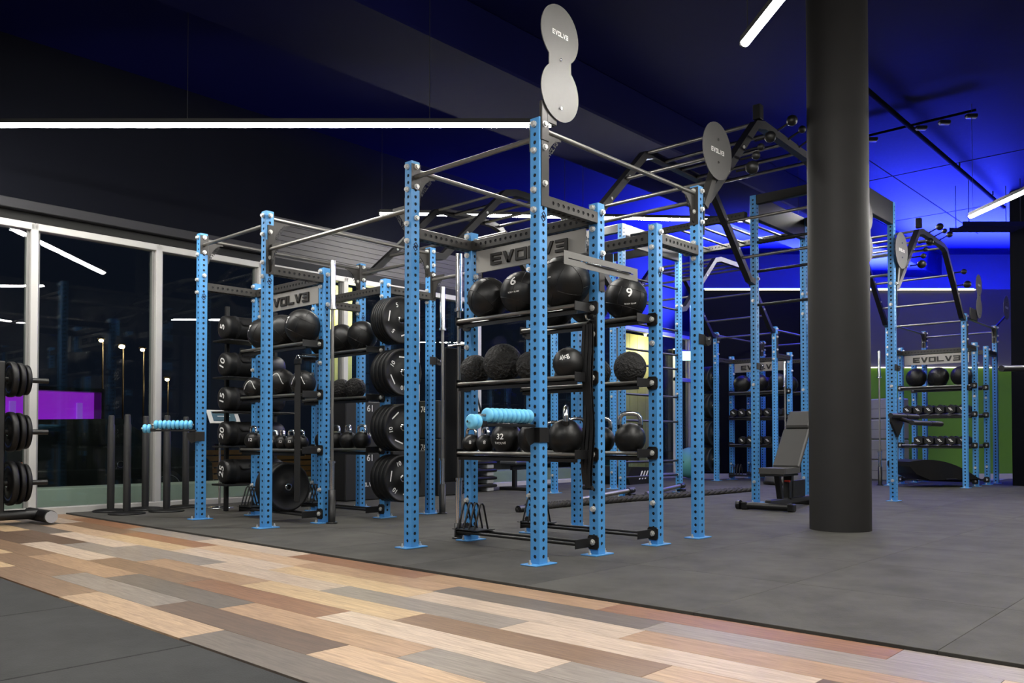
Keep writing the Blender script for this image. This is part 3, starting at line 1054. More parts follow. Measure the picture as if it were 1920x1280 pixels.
def wall_ball(x, y, z, r, label, num=None, tilt=0.0, n=(-.75, -.62, .2), group='large stitched balls on the top shelves', sub='BODY SLAM', stripe=False):
    t = thing('wall_ball', label, 'ball', (x, y, ball_z(z, r)), 0, group)
    me = cached(('wb', round(r, 3)), lambda: MB().sphere((0, 0, 0), r, 32).mesh('cover', LEATHER))
    link('cover', me, t)
    sm = cached(('seam', round(r, 3)), lambda: seam_mesh(r).mesh('stitching', LEATHER))
    link('stitching', sm, t, rot=(.25 + tilt, .1, tilt * 2), kind='stuff')
    if num:
        part(t, 'number', text_ball(num, .09, r, n, .1), WHITE)
        part(t, 'lettering', text_ball(sub, .018, r, n, .1, (0, -.085)), WHITE)
    if stripe:
        nn = Vector(n).normalized()
        right = Vector((0, 0, 1)).cross(nn).normalized()
        up = nn.cross(right)
        pts = []
        for k in range(13):
            a = -1 + k / 6
            p = nn * r + right * (a * r * .75) + up * (r * .45 * math.cos(a * 3.0))
            pts.append(p.normalized() * (r + .001))
        part(t, 'printed_curve', MB().tube(pts, .004, 6), WHITE)
    return t


def slam_ball(x, y, z, r, label, group='textured slam balls on the middle shelves'):
    t = thing('slam_ball', label, 'ball', (x, y, ball_z(z, r)), 0, group)
    link('shell', cached(('sb', round(r, 3)), lambda: MB().sphere((0, 0, 0), r, 32).mesh('shell', SLAM)), t, rot=(.4, .3, y * 5))
    part(t, 'valve', MB().cyl((-.6 * r, -.55 * r, .58 * r), (-.605 * r, -.556 * r, .587 * r), .008, 8), PLASTIC)
    return t


def kettlebell(x, y, z, r, label, num=None, face=(-.8, -.6, .12), rz=PI / 2, group='kettlebells on the low shelves', logo=False):
    t = thing('kettlebell', label, 'kettlebell', (x, y, z), 0, group)
    def body():
        prof = [(1e-4, 0), (r * .55, 0), (r * .62, r * .02)]
        for k in range(1, 17):
            a = -PI / 2 + .62 + (PI - .62) * k / 16
            prof.append((max(1e-4, r * math.cos(a)), r * .82 + r * math.sin(a)))
        return MB().lathe(prof, 28).mesh('bell', IRON)
    link('bell', cached(('kb', round(r, 3)), body), t)
    hr = max(.012, r * .15)
    hw = r * .62
    def handle():
        pts = [(-hw * 1.05, 0, r * 1.45), (-hw * 1.12, 0, r * 1.8), (-hw * 1.05, 0, r * 2.15), (-hw * .8, 0, r * 2.36), (-hw * .4, 0, r * 2.42), (0, 0, r * 2.43), (hw * .4, 0, r * 2.42), (hw * .8, 0, r * 2.36), (hw * 1.05, 0, r * 2.15), (hw * 1.12, 0, r * 1.8), (hw * 1.05, 0, r * 1.45)]
        return MB().tube(pts, hr, 10).mesh('handle', CHROME)
    link('handle', cached(('kh', round(r, 3)), handle), t, rot=(0, 0, rz))
    def horns():
        mb = MB()
        for s_ in (-1, 1):
            mb.cyl((s_ * hw * .95, 0, r * 1.35), (s_ * hw * 1.1, 0, r * 1.72), hr * 1.45, 10, r1=hr * 1.15)
        return mb.mesh('horns', IRON)
    link('horns', cached(('kn', round(r, 3)), horns), t, rot=(0, 0, rz), kind='stuff')
    if num:
        mb = text_ball(num, r * .5, r, face)
        part(t, 'number', mb, WHITE, (0, 0, r * .82))
        if logo:
            part(t, 'lettering', text_ball('EVOLVE', r * .24, r, face, 0, (0, -r * .42)), WHITE, (0, 0, r * .82))
    return t


ORD = ['first', 'second', 'third', 'fourth', 'fifth', 'sixth', 'seventh']


def bumper(x, y, z, r, th, label, num, axis='v', group='bumper plates', text=True, rotd=20):
    """Round rubber plate, axis along v, outer face toward -v."""
    t = thing('bumper_plate', label, 'weight plate', (x, y, z), 0 if axis == 'v' else -PI / 2, group)
    def disc():
        h = th / 2
        prof = [(.026, -h * .9), (.085, -h * .9), (.09, -h * .62), (r * .86, -h * .62), (r * .90, -h), (r * .985, -h), (r, -h * .8), (r, h * .8), (r * .985, h), (r * .90, h), (r * .86, h * .62), (.09, h * .62), (.085, h * .9), (.026, h * .9), (.026, -h * .9)]
        return MB().lathe(prof, 40, axis='y').mesh('disc', RUBBER)
    link('disc', cached(('bd', round(r, 3), round(th, 3)), disc), t)
    link('hub', cached(('bh', round(th, 3)), lambda: MB().lathe([(.0255, -th / 2), (.034, -th / 2), (.034, th / 2), (.0255, th / 2)], 20, axis='y').mesh('hub', CHROME)), t)
    if text:
        mb = MB()
        yy = -th / 2 * .62 - .001
        for k in range(3):
            a = math.radians(90 + 120 * k + rotd)
            p = Vector((math.cos(a) * r * .64, yy, math.sin(a) * r * .64))
            up = Vector((math.cos(a), 0, math.sin(a)))
            rt_ = Vector((math.sin(a), 0, -math.cos(a)))
            q = text_flat(num, .06, p, rt_, up)
            mb.add(q.v, q.f)
            a2 = a + math.radians(60)
            p = Vector((math.cos(a2) * r * .64, yy, math.sin(a2) * r * .64))
            up = Vector((math.cos(a2), 0, math.sin(a2)))
            rt_ = Vector((math.sin(a2), 0, -math.cos(a2)))
            mb.add([p - rt_ * .05 - up * .006, p + rt_ * .05 - up * .006, p + rt_ * .05 + up * .006, p - rt_ * .05 + up * .006], [(0, 1, 2, 3)])
        part(t, 'lettering', mb, WHITE, kind='stuff')
    return t


XB, XC = UB - .10, UC - .10
# --- nearest rig
wall_ball(XB, .90, 1.61, .150, 'plain black stitched ball at the left end of the nearest rig top shelf', tilt=.5)
wall_ball(XB, .575, 1.61, .150, 'black stitched ball printed 6 on the nearest rig top shelf', '6', n=(-.9, -.25, .42))
wall_ball(XB, .205, 1.61, .175, 'largest black stitched ball on the nearest rig, between the two front uprights', ' ', tilt=.9, n=(-.95, .1, .5))
wall_ball(XC, .20, 1.61, .155, 'black stitched ball printed 9 at the right end of the nearest rig', '9', n=(-.72, -.72, .12))
wall_ball(XC, .535, 1.61, .155, 'black stitched ball half hidden behind the ball printed 9')
wall_ball(XC, .87, 1.61, .155, 'black stitched ball at the far end of the rear top shelf, nearest rig', tilt=.3)
slam_ball(XB, 1.03, 1.155, .110, 'knobbly black slam ball at the left end of the nearest rig middle shelf')
slam_ball(XB, .755, 1.155, .138, 'larger knobbly slam ball second from the left on the nearest rig middle shelf')
slam_ball(XB, .49, 1.155, .105, 'knobbly slam ball hidden behind the front upright on the middle shelf')
t = thing('medicine_ball', 'smooth black medicine ball with white print beside the hanging bands', 'ball', (XB, .165, ball_z(1.155, .105)))
part(t, 'shell', MB().sphere((0, 0, 0), .105, 32), mat('smooth_rubber', (.006, .006, .006), .45, noise=.1))
part(t, 'printed_logo', text_ball('4kg', .05, .105, (-.9, -.35, .35), .5), WHITE)
slam_ball(XC, .165, 1.155, .118, 'knobbly grey-brown slam ball at the right end of the nearest rig')
slam_ball(XC, .46, 1.155, .105, 'knobbly slam ball next to the rightmost one on the rear middle shelf')
kettlebell(XC, .76, 1.1675, .085, 'chrome-handled kettlebell on the rear middle shelf of the nearest rig', rz=.6)
kettlebell(XB, 1.07, .6675, .068, 'smallest kettlebell at the left end of the nearest rig low shelf', '8')
kettlebell(XB, .925, .6675, .068, 'small kettlebell second from the left on the nearest rig low shelf', '8', rz=1.2)
kettlebell(XB, .72, .6675, .112, 'large black kettlebell printed 32 behind the blue roller', '32', face=(-.93, -.3, .1), logo=True)
kettlebell(XB, .465, .6675, .112, 'large kettlebell half hidden behind the front upright', rz=1.2)
kettlebell(XB, .19, .6675, .120, 'largest round kettlebell with two chrome handles, right of the front upright', rz=.7)
kettlebell(XC, .165, .6675, .112, 'kettlebell with wide chrome handle at the right end of the nearest rig', rz=-.75)
kettlebell(XC, .42, .6675, .100, 'kettlebell between the two right uprights, second from the right', rz=-.75)
kettlebell(XC, .65, .6675, .100, 'kettlebell third from the right on the rear low shelf, nearest rig', rz=-.5)
kettlebell(XC, .88, .6675, .090, 'kettlebell at the far end of the rear low shelf, nearest rig', rz=-.5)

# --- left rig
Y2 = 3.066
for y, r, lab, st in ((.84, .150, 'black stitched ball at the left end of the left rig top shelf', True), (.51, .152, 'black stitched ball behind the front upright of the left rig', False), (.175, .160, 'largest stitched ball with white slash on the left rig top shelf', True)):
    wall_ball(XB, Y2 + y, 1.61, r, lab, ('7' if st else None), n=(-.98, .1, .3), tilt=y, sub=' ')
for y, r, lab in ((1.00, .105, 'black ball with white curved line at the left end of the left rig middle shelf'), (.52, .130, 'black ball with white curved line in the middle of the left rig shelf'), (.17, .115, 'black ball with white curved line behind the hanging strap')):
    wall_ball(XB, Y2 + y, 1.155, r, lab, stripe=True, n=(-.85, -.5, .25), group='balls printed with white curves')
for y, lab in ((1.01, 'kettlebell with pale handle at the left end of the left rig low shelf'), (.80, 'kettlebell behind the front upright of the left rig'), (.645, 'small kettlebell third from left on the left rig low shelf'), (.495, 'small kettlebell fourth from left on the left rig low shelf'), (.345, 'small kettlebell fifth from left on the left rig low shelf'), (.195, 'small kettlebell at the right end of the left rig low shelf, by the strap')):
    kettlebell(XB, Y2 + y, .6675, .086 if y > 1 else .068, lab, '12', rz=PI / 2 + R.uniform(-.3, .3))
for y, lab in ((.88, 'stitched ball deepest on the rear top shelf of the left rig'), (.55, 'stitched ball with small white mark on the rear top shelf, left rig'), (.22, 'stitched ball beside the top plates on the left rig')):
    wall_ball(XC, Y2 + y, 1.61, .145, lab, tilt=y)
for y, lab in ((.80, 'black slam ball deepest on the rear middle shelf of the left rig'), (.56, 'black slam ball in the middle of the rear middle shelf, left rig'), (.33, 'black slam ball nearest the plates on the rear middle shelf, left rig')):
    slam_ball(XC, Y2 + y, 1.155, .105, lab)
for y, lab in ((.86, 'kettlebell deepest on the rear low shelf of the left rig'), (.65, 'kettlebell second deepest on the rear low shelf of the left rig'), (.44, 'kettlebell third along the rear low shelf of the left rig'), (.22, 'kettlebell beside the stacked plates on the rear low shelf')):
    kettlebell(XC, Y2 + y, .6675, .090, lab, rz=PI / 2 + R.uniform(-.3, .3))
for k in range(3):
    bumper(XB, Y2 + .42 + k * .075, .085 + .231, .225, .06, '%s of the bumper plates standing in the low rack of the left rig' % ['nearest', 'middle', 'deepest'][k], '20', text=False, group='plates standing in the low rack')
for zi, (z, nplate, th, num, nm) in enumerate(((1.885, 6, .030, '5', 'top'), (1.385, 4, .055, '10', 'second'), (.865, 4, .055, '10', 'third'), (.385, 4, .055, '10', 'lowest'))):
    pg = part(bay_left, 'plate_peg', MB().cyl((UC + .0375, 0, z), (UC + .0375, -.36, z), .0245, 16).cyl((UC + .0375, -.004, z), (UC + .0375, -.010, z), .06, 16), BLACK)
    y = Y2 - .012
    for k in range(nplate):
        y -= th / 2 + .0015
        lab = ('outermost %s kg bumper plate on the %s peg of the left rig' % (num, nm)) if k == nplate - 1 else ('%s bumper plate from the upright on the %s peg of the left rig' % (ORD[k], nm))
        bumper(UC + .0375, y, z, .225, th, lab, num, text=(k == nplate - 1), group='plates pegged on the left rig', rotd=20 + 40 * zi)
        y -= th / 2


# --- barbells stood on end beside the uprights
def barbell(x, y, z0, z1, label, zh=.3):
    t = thing('barbell', label, 'barbell', (x, y, 0), 0, 'barbells stored upright')
    L = .42
    part(t, 'shaft', MB().cyl((0, 0, z0 + L), (0, 0, z1 - L), .0145, 12), BARSTEEL)
    part(t, 'sleeve', MB().cyl((0, 0, z1 - L), (0, 0, z1), .0252, 16), CHROME)
    part(t, 'sleeve', MB().cyl((0, 0, z0), (0, 0, z0 + L), .0252, 16), CHROME)
    part(t, 'collar', MB().cyl((0, 0, z1 - L - .02), (0, 0, z1 - L), .036, 16), CHROME)
    part(t, 'collar', MB().cyl((0, 0, z0 + L), (0, 0, z0 + L + .02), .036, 16), CHROME)
    h = thing('barbell_holder', 'black tube holder under the ' + label, 'bracket', (x, y, 0), 0, 'barbell holders')
    part(h, 'holder_tube', MB().lathe([(.033, .01), (.033, zh), (.029, zh), (.029, .02), (1e-4, .02)], 16), BLACK)
    part(h, 'holder_foot', MB().lathe([(1e-4, 0.002), (.05, 0.002), (.05, .012), (1e-4, .012)], 16), BLACK)
    return t


barbell(.635, 3.00, .12, 2.36, 'barbell upright beside the left rig strap')
barbell(1.975, 3.00, .12, 2.30, 'barbell upright right of the pegged plates')
barbell(.62, 1.345, .022, 2.17, 'barbell upright by the hanging mats', .5 if False else .12)
barbell(6.95, 1.26, .12, 2.30, 'barbell upright behind the bench')
barbell(10.40, 1.60, .12, 2.2, 'barbell upright by the right rig')
barbell(10.05, 3.06, .12, 2.1, 'barbell upright by the back rig')

# --- hanging mats, bands, straps
hm = thing('hanging_mat', 'long black exercise mats hanging left of the nearest rig shelves', 'mat', (.50, 1.22, 0))
for k in range(2):
    part(hm, 'mat_sheet', MB().bevbox((.02 + k * .02, .165 + k * .022, .43 + k * .03), (.36 + k * .02, .180 + k * .022, 1.45), .004), FABRIC)
part(hm, 'hook_bar', MB().cyl((.10, .03, 1.47), (.10, .22, 1.47), .010, 8), CHROME)
part(hm, 'hook_tip', MB().cyl((.10, .22, 1.465), (.10, .22, 1.50), .010, 8), CHROME)
BANDM = mat('latex_band', (.007, .007, .0075), .38, noise=.1, nscale=30)
for k in range(3):
    b = thing('resistance_band', ['outermost black resistance band loop hanging on the nearest rig', 'middle black resistance band loop hanging on the nearest rig', 'innermost black resistance band loop hanging on the nearest rig'][k], 'band', (UB - .035, .012 + k * .026, 0), 0, 'bands on the hook')
    for s_ in (0, 1):
        pts = []
        for j in range(15):
            z = 1.50 - j * (1.50 - .44 - k * .01) / 14
            pts.append((-.014 - s_ * .022 + .010 * math.sin(j * .8 + k * .6 + s_ * .5), .006 * math.sin(j * .62 + k * .4), z))
        vs, fs = [], []
        for p in pts:
            vs += [(p[0] - .002, p[1] - .011, p[2]), (p[0] - .002, p[1] + .011, p[2]), (p[0] + .002, p[1] + .011, p[2]), (p[0] + .002, p[1] - .011, p[2])]
        for j in range(len(pts) - 1):
            for q in range(4):
                fs.append((4 * j + q, 4 * j + (q + 1) % 4, 4 * j + 4 + (q + 1) % 4, 4 * j + 4 + q))
        fs += [(0, 1, 2, 3), tuple(4 * len(pts) - 4 + q for q in range(4))]
        part(b, 'strand', MB().add(vs, fs), BANDM)
    part(b, 'bottom_fold', MB().cyl((-.025, -.011, .44), (-.025, .011, .44), .014, 10), FABRIC)
hk = thing('band_hook', 'black band hook plate lettered on the front of the second upright', 'hook', (UB, .0, 0))
pl = part(hk, 'hook_plate', MB().bevbox((-.008, .005, 1.36), (-.001, .072, 1.575), .002), BLACK)
part(hk, 'hook_rod', MB().tube([(-.008, .04, 1.53), (-.06, .04, 1.53), (-.075, .04, 1.54), (-.08, .04, 1.56)], .007, 8), CHROME)
part(hk, 'bolt', MB().cyl((-.008, .0375, 1.555), (-.024, .0375, 1.555), .016, 8), CHROME)
lm = logo_mb(.34, .016, .001).xf(Matrix.Rotation(PI / 2, 4, 'Y')).xf(Matrix.Rotation(-PI / 2, 4, 'Z'))
bd = thing('lettered_band', 'black strap with white wordmark hanging beside the bands', 'band', (UB - .02, .062, 0))
part(bd, 'strap', MB().bevbox((-.003, -.014, .95), (.003, .014, 1.52), .001), FABRIC)
part(bd, 'lettering', lm, WHITE, (-.0042, 0, 1.25))
st = thing('hanging_strap', 'wide black strap with buckle hanging in front of the left rig shelves', 'strap', (UB - .20, Y2 + .10, 0))
part(st, 'webbing', MB().bevbox((-.004, -.045, .20), (.004, .045, 1.42), .002), FABRIC)
part(st, 'buckle', MB().bevbox((-.01, -.05, 1.42), (.01, .05, 1.47), .004), PLASTIC)
part(st, 'hook_rod', MB().cyl((0, 0, 1.50), (.19, 0, 1.50), .007, 8), CHROME)
part(st, 'loop', MB().tube([(0, -.03, 1.47), (0, -.015, 1.50), (0, .015, 1.50), (0, .03, 1.47)], .005, 6), CHROME)
tx = thing('suspension_trainer', 'pale measuring strap and black suspension trainer hanging from the left rig bar', 'strap', (1.05, 1.60, 0))
part(tx, 'pale_strap', MB().bevbox((-.002, -.02, 2.0), (.002, .0, 2.36), .001).bevbox((-.002, .004, 2.0), (.002, .024, 2.36), .001), mat('pale_webbing', (.62, .63, .60), .7, noise=.08, nscale=30), kind='stuff')
part(tx, 'cord', MB().cyl((0, 0, 2.0), (0, 0, 1.75), .006, 6), PLASTIC)
part(tx, 'black_strap', MB().bevbox((-.003, -.02, 1.15), (.003, .02, 1.75), .001), FABRIC)
part(tx, 'handle', MB().tube([(0, 0, 1.15), (0, -.06, 1.0), (0, -.06, .97), (0, .06, .97), (0, .06, 1.0), (0, 0, 1.15)], .009, 8), PLASTIC)
part(tx, 'hook', MB().tube([(0, 0, 2.34), (-.01, 0, 2.38), (0, 0, 2.395), (.01, 0, 2.38)], .004, 6), CHROME)
pull_bar(bay_near, (1.05, 1.25, 2.40), (1.05, 1.9, 2.40), .012, 'strap_bar')

# --- grey slotted plate on two rods in front of the second upright
sp = thing('slotted_plate', 'grey slotted steel plate held on two rods in front of the second upright', 'rack attachment', (UB, 0, 0))
mb = MB()
zA, zB, yq = 1.795, 1.878, -.145
for a, b, c, d in ((-.53, .24, zA, 1.832), (-.53, .24, 1.839, zB), (-.53, -.49, 1.832, 1.839), (-.24, -.10, 1.832, 1.839), (.19, .24, 1.832, 1.839)):
    mb.box((a, yq - .002, c), (b, yq + .002, d))
part(sp, 'plate', mb, mat('slotted_plate_steel', (.16, .157, .15), .45, metal=.3, noise=.06, nscale=20))
for u in (-.02, .16):
    part(sp, 'rod', MB().tube([(u - .30, yq - .006, 1.834), (u - .02, yq - .012, 1.834), (u + .01, yq + .03, 1.834), (u + .03, .0 if u < .1 else -.02, 1.845)], .006, 8), CHROME)
part(sp, 'mount', MB().bevbox((.008, -.006, 1.72), (.068, -.001, 1.93), .002), STEEL)


# --- blue roller attachments
def roller(x, y, z, rz, label, nd=10):
    t = thing('roller_attachment', label, 'massage roller', (x, y, z), rz, 'rollers on arms')
    disc = cached('rdisc', lambda: MB().lathe([(.006, -.018), (.022, -.018), (.030, -.016), (.039, -.011), (.042, -.004), (.042, .004), (.039, .011), (.030, .016), (.022, .018), (.006, .018)], 24, axis='x').mesh('roller_disc', ROLLER))
    for k in range(nd):
        link('roller_disc', disc, t, (-.06 - k * .0385, 0, .045))
    x1 = -.06 - nd * .0385
    part(t, 'axle', MB().cyl((-.03, 0, .045), (x1 - .005, 0, .045), .008, 10), BARSTEEL)
    part(t, 'arm', MB().bevbox((x1 + .02, -.016, -.018), (-.006, .016, -.002), .003), BLACK)
    for k in range(2):
        link('roller_disc', disc, t, (x1 - .03 - k * .037, .02, .008))
    part(t, 'end_axle', MB().cyl((x1 - .01, .02, .008), (x1 - .10, .02, .008), .008, 10), CHROME)
    part(t, 'link', MB().bevbox((x1 - .012, -.01, -.02), (x1 + .03, .03, .012), .003), BLACK)
    part(t, 'clamp', MB().bevbox((-.006, -.043, -.11), (-.001, .043, -.02), .002).bevbox((-.006, -.046, -.11), (.08, -.041, -.02), .002), BLACK, kind='stuff')
    part(t, 'side_plate', MB().prism([(-.075, -.10), (-.09, -.07), (-.09, -.03), (-.006, -.018), (-.006, -.11), (-.05, -.13)], -.004, .004, 'y'), BLACK)
    return t


roller(-.001, .0375, .845, 0, 'light blue ribbed roller on an arm of the front upright, nearest rig')
roller(-.001, Y2 + 1.152 + .0375, .845, -.7, 'light blue ribbed roller on the far left upright by the window', 9)
# spotter brackets and j-hooks on other uprights
for x, y, z, lab in ((1.864, 0, 1.52, 'black j-hook clamped on the right corner upright of the nearest rig'), (1.864, 3.066, 1.55, 'black j-hook on the upright right of the pegged plates'), (6.86, .20, 1.63, 'black j-hook on the tower upright right of the column'), (5.46, 1.31, 1.62, 'black j-hook on the tower upright behind the bench'), (10.45, .31, 1.55, 'black j-hook on the front upright of the right rig')):
    j = thing('j_hook', lab, 'hook', (x, y, z), 0, 'j-hooks on uprights')
    part(j, 'clamp_plate', MB().bevbox((-.006, -.006, -.04), (.081, -.001, .04), .002), BLACK)
    part(j, 'side_cheek', MB().bevbox((.076, -.006, -.04), (.082, .06, .04), .002), BLACK)
    part(j, 'hook_lip', MB().prism([(.081, .03), (.15, .0), (.16, .03), (.17, .03), (.165, -.03), (.12, -.045), (.081, -.03)], -.012, .02, 'y'), BLACK)
    part(j, 'pin', MB().cyl((.12, -.012, .0), (.12, -.03, 0), .012, 8), CHROME)


# ------------------------------------------------------------------ around the left rig
# power bags stacked on a narrow rack by the window
rk = thing('bag_rack', 'narrow black rack of power bags by the window, left of the left rig', 'rack', (.58, 4.55, 0))
for xx in (.05, .62):
    part(rk, 'rack_post', MB().bevbox((xx, .33, 0), (xx + .04, .37, 2.15), .003), BLACK)
for z in (1.775, 1.395, 1.04, .685, .295):
    part(rk, 'rack_tray', MB().bevbox((-.10, .02, z - .018), (.68, .34, z), .004), BLACK)
for z, num, lab in ((1.775, '5', 'top'), (1.395, '10', 'second from top'), (1.04, '15', 'middle'), (.685, '20', 'second from bottom'), (.295, '25', 'lowest')):
    pb = thing('power_bag', 'black cylindrical power bag printed %s, %s on the bag rack' % (num, lab), 'sandbag', (.52, 4.72, z + .128), 0, 'power bags')
    prof = [(1e-4, -.02), (.095, -.02), (.118, -.008), (.125, .02), (.122, .2), (.127, .4), (.122, .62), (.1, .66), (1e-4, .66)]
    part(pb, 'bag', MB().lathe(prof, 28, axis='x'), mat('bag_vinyl', (.008, .008, .008), .45, noise=.2, nscale=8, bump=.6, bscale=18))
    part(pb, 'number', text_flat(num, .12, (-.0215, 0, .005), (0, -1, 0), (0, 0, 1), 78 if num != '10' else 70), WHITE)
    part(pb, 'grip_strap', MB().tube([(.12, -.11, .06), (.14, -.135, .03), (.22, -.135, .03), (.24, -.11, .06)], .012, 8), FABRIC)
    part(pb, 'band', MB().lathe([(.1265, .08), (.1285, .085), (.1285, .115), (.1265, .12)], 28, axis='x'), FABRIC)
ts = thing('info_stand', 'small white framed information panel on a chrome pole by the power bags', 'sign stand', (.80, 5.32, 0))
part(ts, 'base', MB().lathe([(1e-4, 0.0), (.15, 0.0), (.15, .01), (.03, .022), (1e-4, .022)], 32), CHROME)
part(ts, 'pole', MB().cyl((0, 0, .02), (0, 0, .93), .013, 12), CHROME)
pn = MB().bevbox((-.17, -.10, -.006), (.17, .10, .006), .003).xf(Matrix.Translation((.02, -.04, 1.0)) @ Matrix.Rotation(-.15, 4, 'Z') @ Matrix.Rotation(math.radians(48), 4, 'X'))
pno = part(ts, 'panel_frame', pn, mat('white_plastic', (.62, .62, .60), .5, noise=.03))
sc = MB().box((-.125, -.072, .0065), (.125, .072, .0085)).xf(Matrix.Translation((.02, -.04, 1.0)) @ Matrix.Rotation(-.15, 4, 'Z') @ Matrix.Rotation(math.radians(48), 4, 'X'))
part(pno, 'sheet', sc, mat('blue_grey_sheet', (.06, .12, .16), .35, noise=.15, nscale=12))
tt = MB().box((-.07, -.006, .0088), (.07, .006, .0095)).xf(Matrix.Translation((.02, -.04, 1.0)) @ Matrix.Rotation(-.15, 4, 'Z') @ Matrix.Rotation(math.radians(48), 4, 'X'))
part(pno, 'printed_line', tt, WHITE)

# black posts on round bases by the window
for (x, y, lab) in ((-.19, 5.74, 'leftmost black padded post on a round base by the window'), (-.20, 5.32, 'black padded post on a round base, second from the left by the window'), (.17, 5.74, 'black padded post on a round base just left of the white mullion'), (.21, 5.32, 'black padded post on a round base just right of the white mullion'), (.60, 5.70, 'rightmost black padded post on a round base by the window')):
    p = thing('padded_post', lab, 'post', (x, y, 0), 0, 'padded posts by the window')
    part(p, 'base', MB().lathe([(1e-4, 0), (.175, 0), (.175, .012), (.15, .022), (.06, .03), (1e-4, .03)], 36), RUBBER)
    part(p, 'post', MB().lathe([(.034, .028), (.036, .06), (.036, .90), (.030, .91), (.030, .99), (.024, 1.005), (1e-4, 1.005)], 20), mat('foam_sleeve', (.010, .010, .0105), .6, noise=.1, nscale=12))

# plate tree at the left edge
pt = thing('plate_tree', 'black weight plate tree at the left edge in front of the window', 'plate rack', (-1.27, 5.12, 0))
part(pt, 'column', MB().bevbox((-.20, -.045, .06), (-.10, .045, 1.45), .012), BLACK)
part(pt, 'base_rail', MB().cyl((-.50, 0, .075), (.18, -.02, .075), .045, 16), BLACK)
part(pt, 'foot_rail', MB().cyl((.20, -.28, .06), (.20, .26, .06), .058, 18), BLACK)
part(pt, 'foot_cap', MB().cyl((.20, -.285, .06), (.20, -.30, .06), .052, 18), GREYM)
for z in (1.29, .82, .36):
    part(pt, 'peg', MB().cyl((-.10, 0, z), (.26, 0, z), .024, 14), BLACK)
    part(pt, 'peg', MB().cyl((-.20, 0, z), (-.56, 0, z), .024, 14), BLACK)
for zi, (z, r) in enumerate(((1.29, .16), (.82, .18), (.36, .20))):
    lv = ['upper', 'middle', 'lower'][zi]
    for k, (x, rr, th) in enumerate(((-.05, r, .05), (.015, r * .96, .04), (.07, r * .86, .035), (-.26, r, .05))):
        lab = ['inner plate with blue rim', 'second plate', 'outer plate', 'plate left of the column'][k] + ' on the %s peg of the plate tree' % lv
        q = thing('weight_plate', lab, 'weight plate', (-1.27 + x, 5.12, z), 0, 'plates on the plate tree')
        h = th / 2
        part(q, 'disc', MB().lathe([(.026, -h), (rr * .35, -h), (rr * .38, -h * .5), (rr * .8, -h * .5), (rr * .85, -h), (rr * .97, -h), (rr, -h * .6), (rr, h * .6), (rr * .97, h), (rr * .85, h), (rr * .8, h * .5), (rr * .38, h * .5), (rr * .35, h), (.026, h), (.026, -h)], 36, axis='x'), RUBBER)
        part(q, 'rim_ring', MB().lathe([(rr * .70, -h * .5 - .002), (rr * .78, -h * .5 - .002)], 36, axis='x'), mat('dark_blue_print', (.02, .05, .22), .5, noise=.05) if k == 0 else DARKP)
        part(q, 'hub', MB().lathe([(.0255, -h - .001), (.036, -h - .001), (.036, h + .001), (.0255, h + .001)], 18, axis='x'), CHROME)

# soft plyometric boxes and aerobic steps behind the left rig
for (x, y, z, wv, hh, lab, num) in ((2.28, 5.05, 0, .62, .61, 'lower black soft jump box printed 61 behind the left rig', '61'), (2.28, 5.05, .612, .62, .61, 'upper black soft jump box printed 61 behind the left rig', '61'), (3.02, 5.05, 0, .62, .61, 'lower black soft jump box printed 61 right of the other two', '61'), (3.35 + .35, 4.95, 0, .46, .76, 'lower black soft jump box printed 76 behind the pegged plates', '76'), (3.70, 4.95, .762, .46, .51, 'upper black soft jump box printed 76 behind the pegged plates', '76')):
    b = thing('jump_box', lab, 'box', (x, y, z), 0, 'soft jump boxes')
    part(b, 'cover', MB().bevbox((0, 0, .002), (wv, .6, hh - .002), .012), mat('box_vinyl', (.010, .010, .0105), .5, noise=.1, nscale=6, bump=.08, bscale=80))
    part(b, 'number', text_flat(num, .11, (wv * .60, -.0015, hh - .09), (1, 0, 0), (0, 0, 1)), WHITE)
    ch = MB()
    for dz in (0, .035):
        ch.prism([(wv * .34, hh - .12 + dz), (wv * .40, hh - .09 + dz), (wv * .46, hh - .12 + dz), (wv * .46, hh - .10 + dz), (wv * .40, hh - .07 + dz), (wv * .34, hh - .10 + dz)], -.0025, -.0005, 'y')
    part(b, 'chevrons', ch, WHITE, kind='stuff')
    part(b, 'lettering', logo_mb(.24, .05, .001), WHITE, (wv * .5, -.0015, hh * .32))
    part(b, 'number_plate', text_flat(num, .11, (-.0015, .3, hh - .12), (0, -1, 0), (0, 0, 1)), WHITE)
for k in range(5):
    sx, sy = 4.35, 5.15
    a = thing('aerobic_step', '%s grey and black aerobic step from the floor, stacked by the windows' % ORD[k], 'step', (sx, sy, k * .11), 0, 'stacked aerobic steps')
    part(a, 'platform', MB().bevbox((0, 0, .06), (.70, .32, .10), .015), PLASTIC)
    for x in (.06, .50):
        part(a, 'riser', MB().bevbox((x, .02, .002), (x + .14, .30, .062), .01), GREYM)
    part(a, 'grip_mat', MB().bevbox((.03, .03, .10), (.67, .29, .106), .002), TREAD)

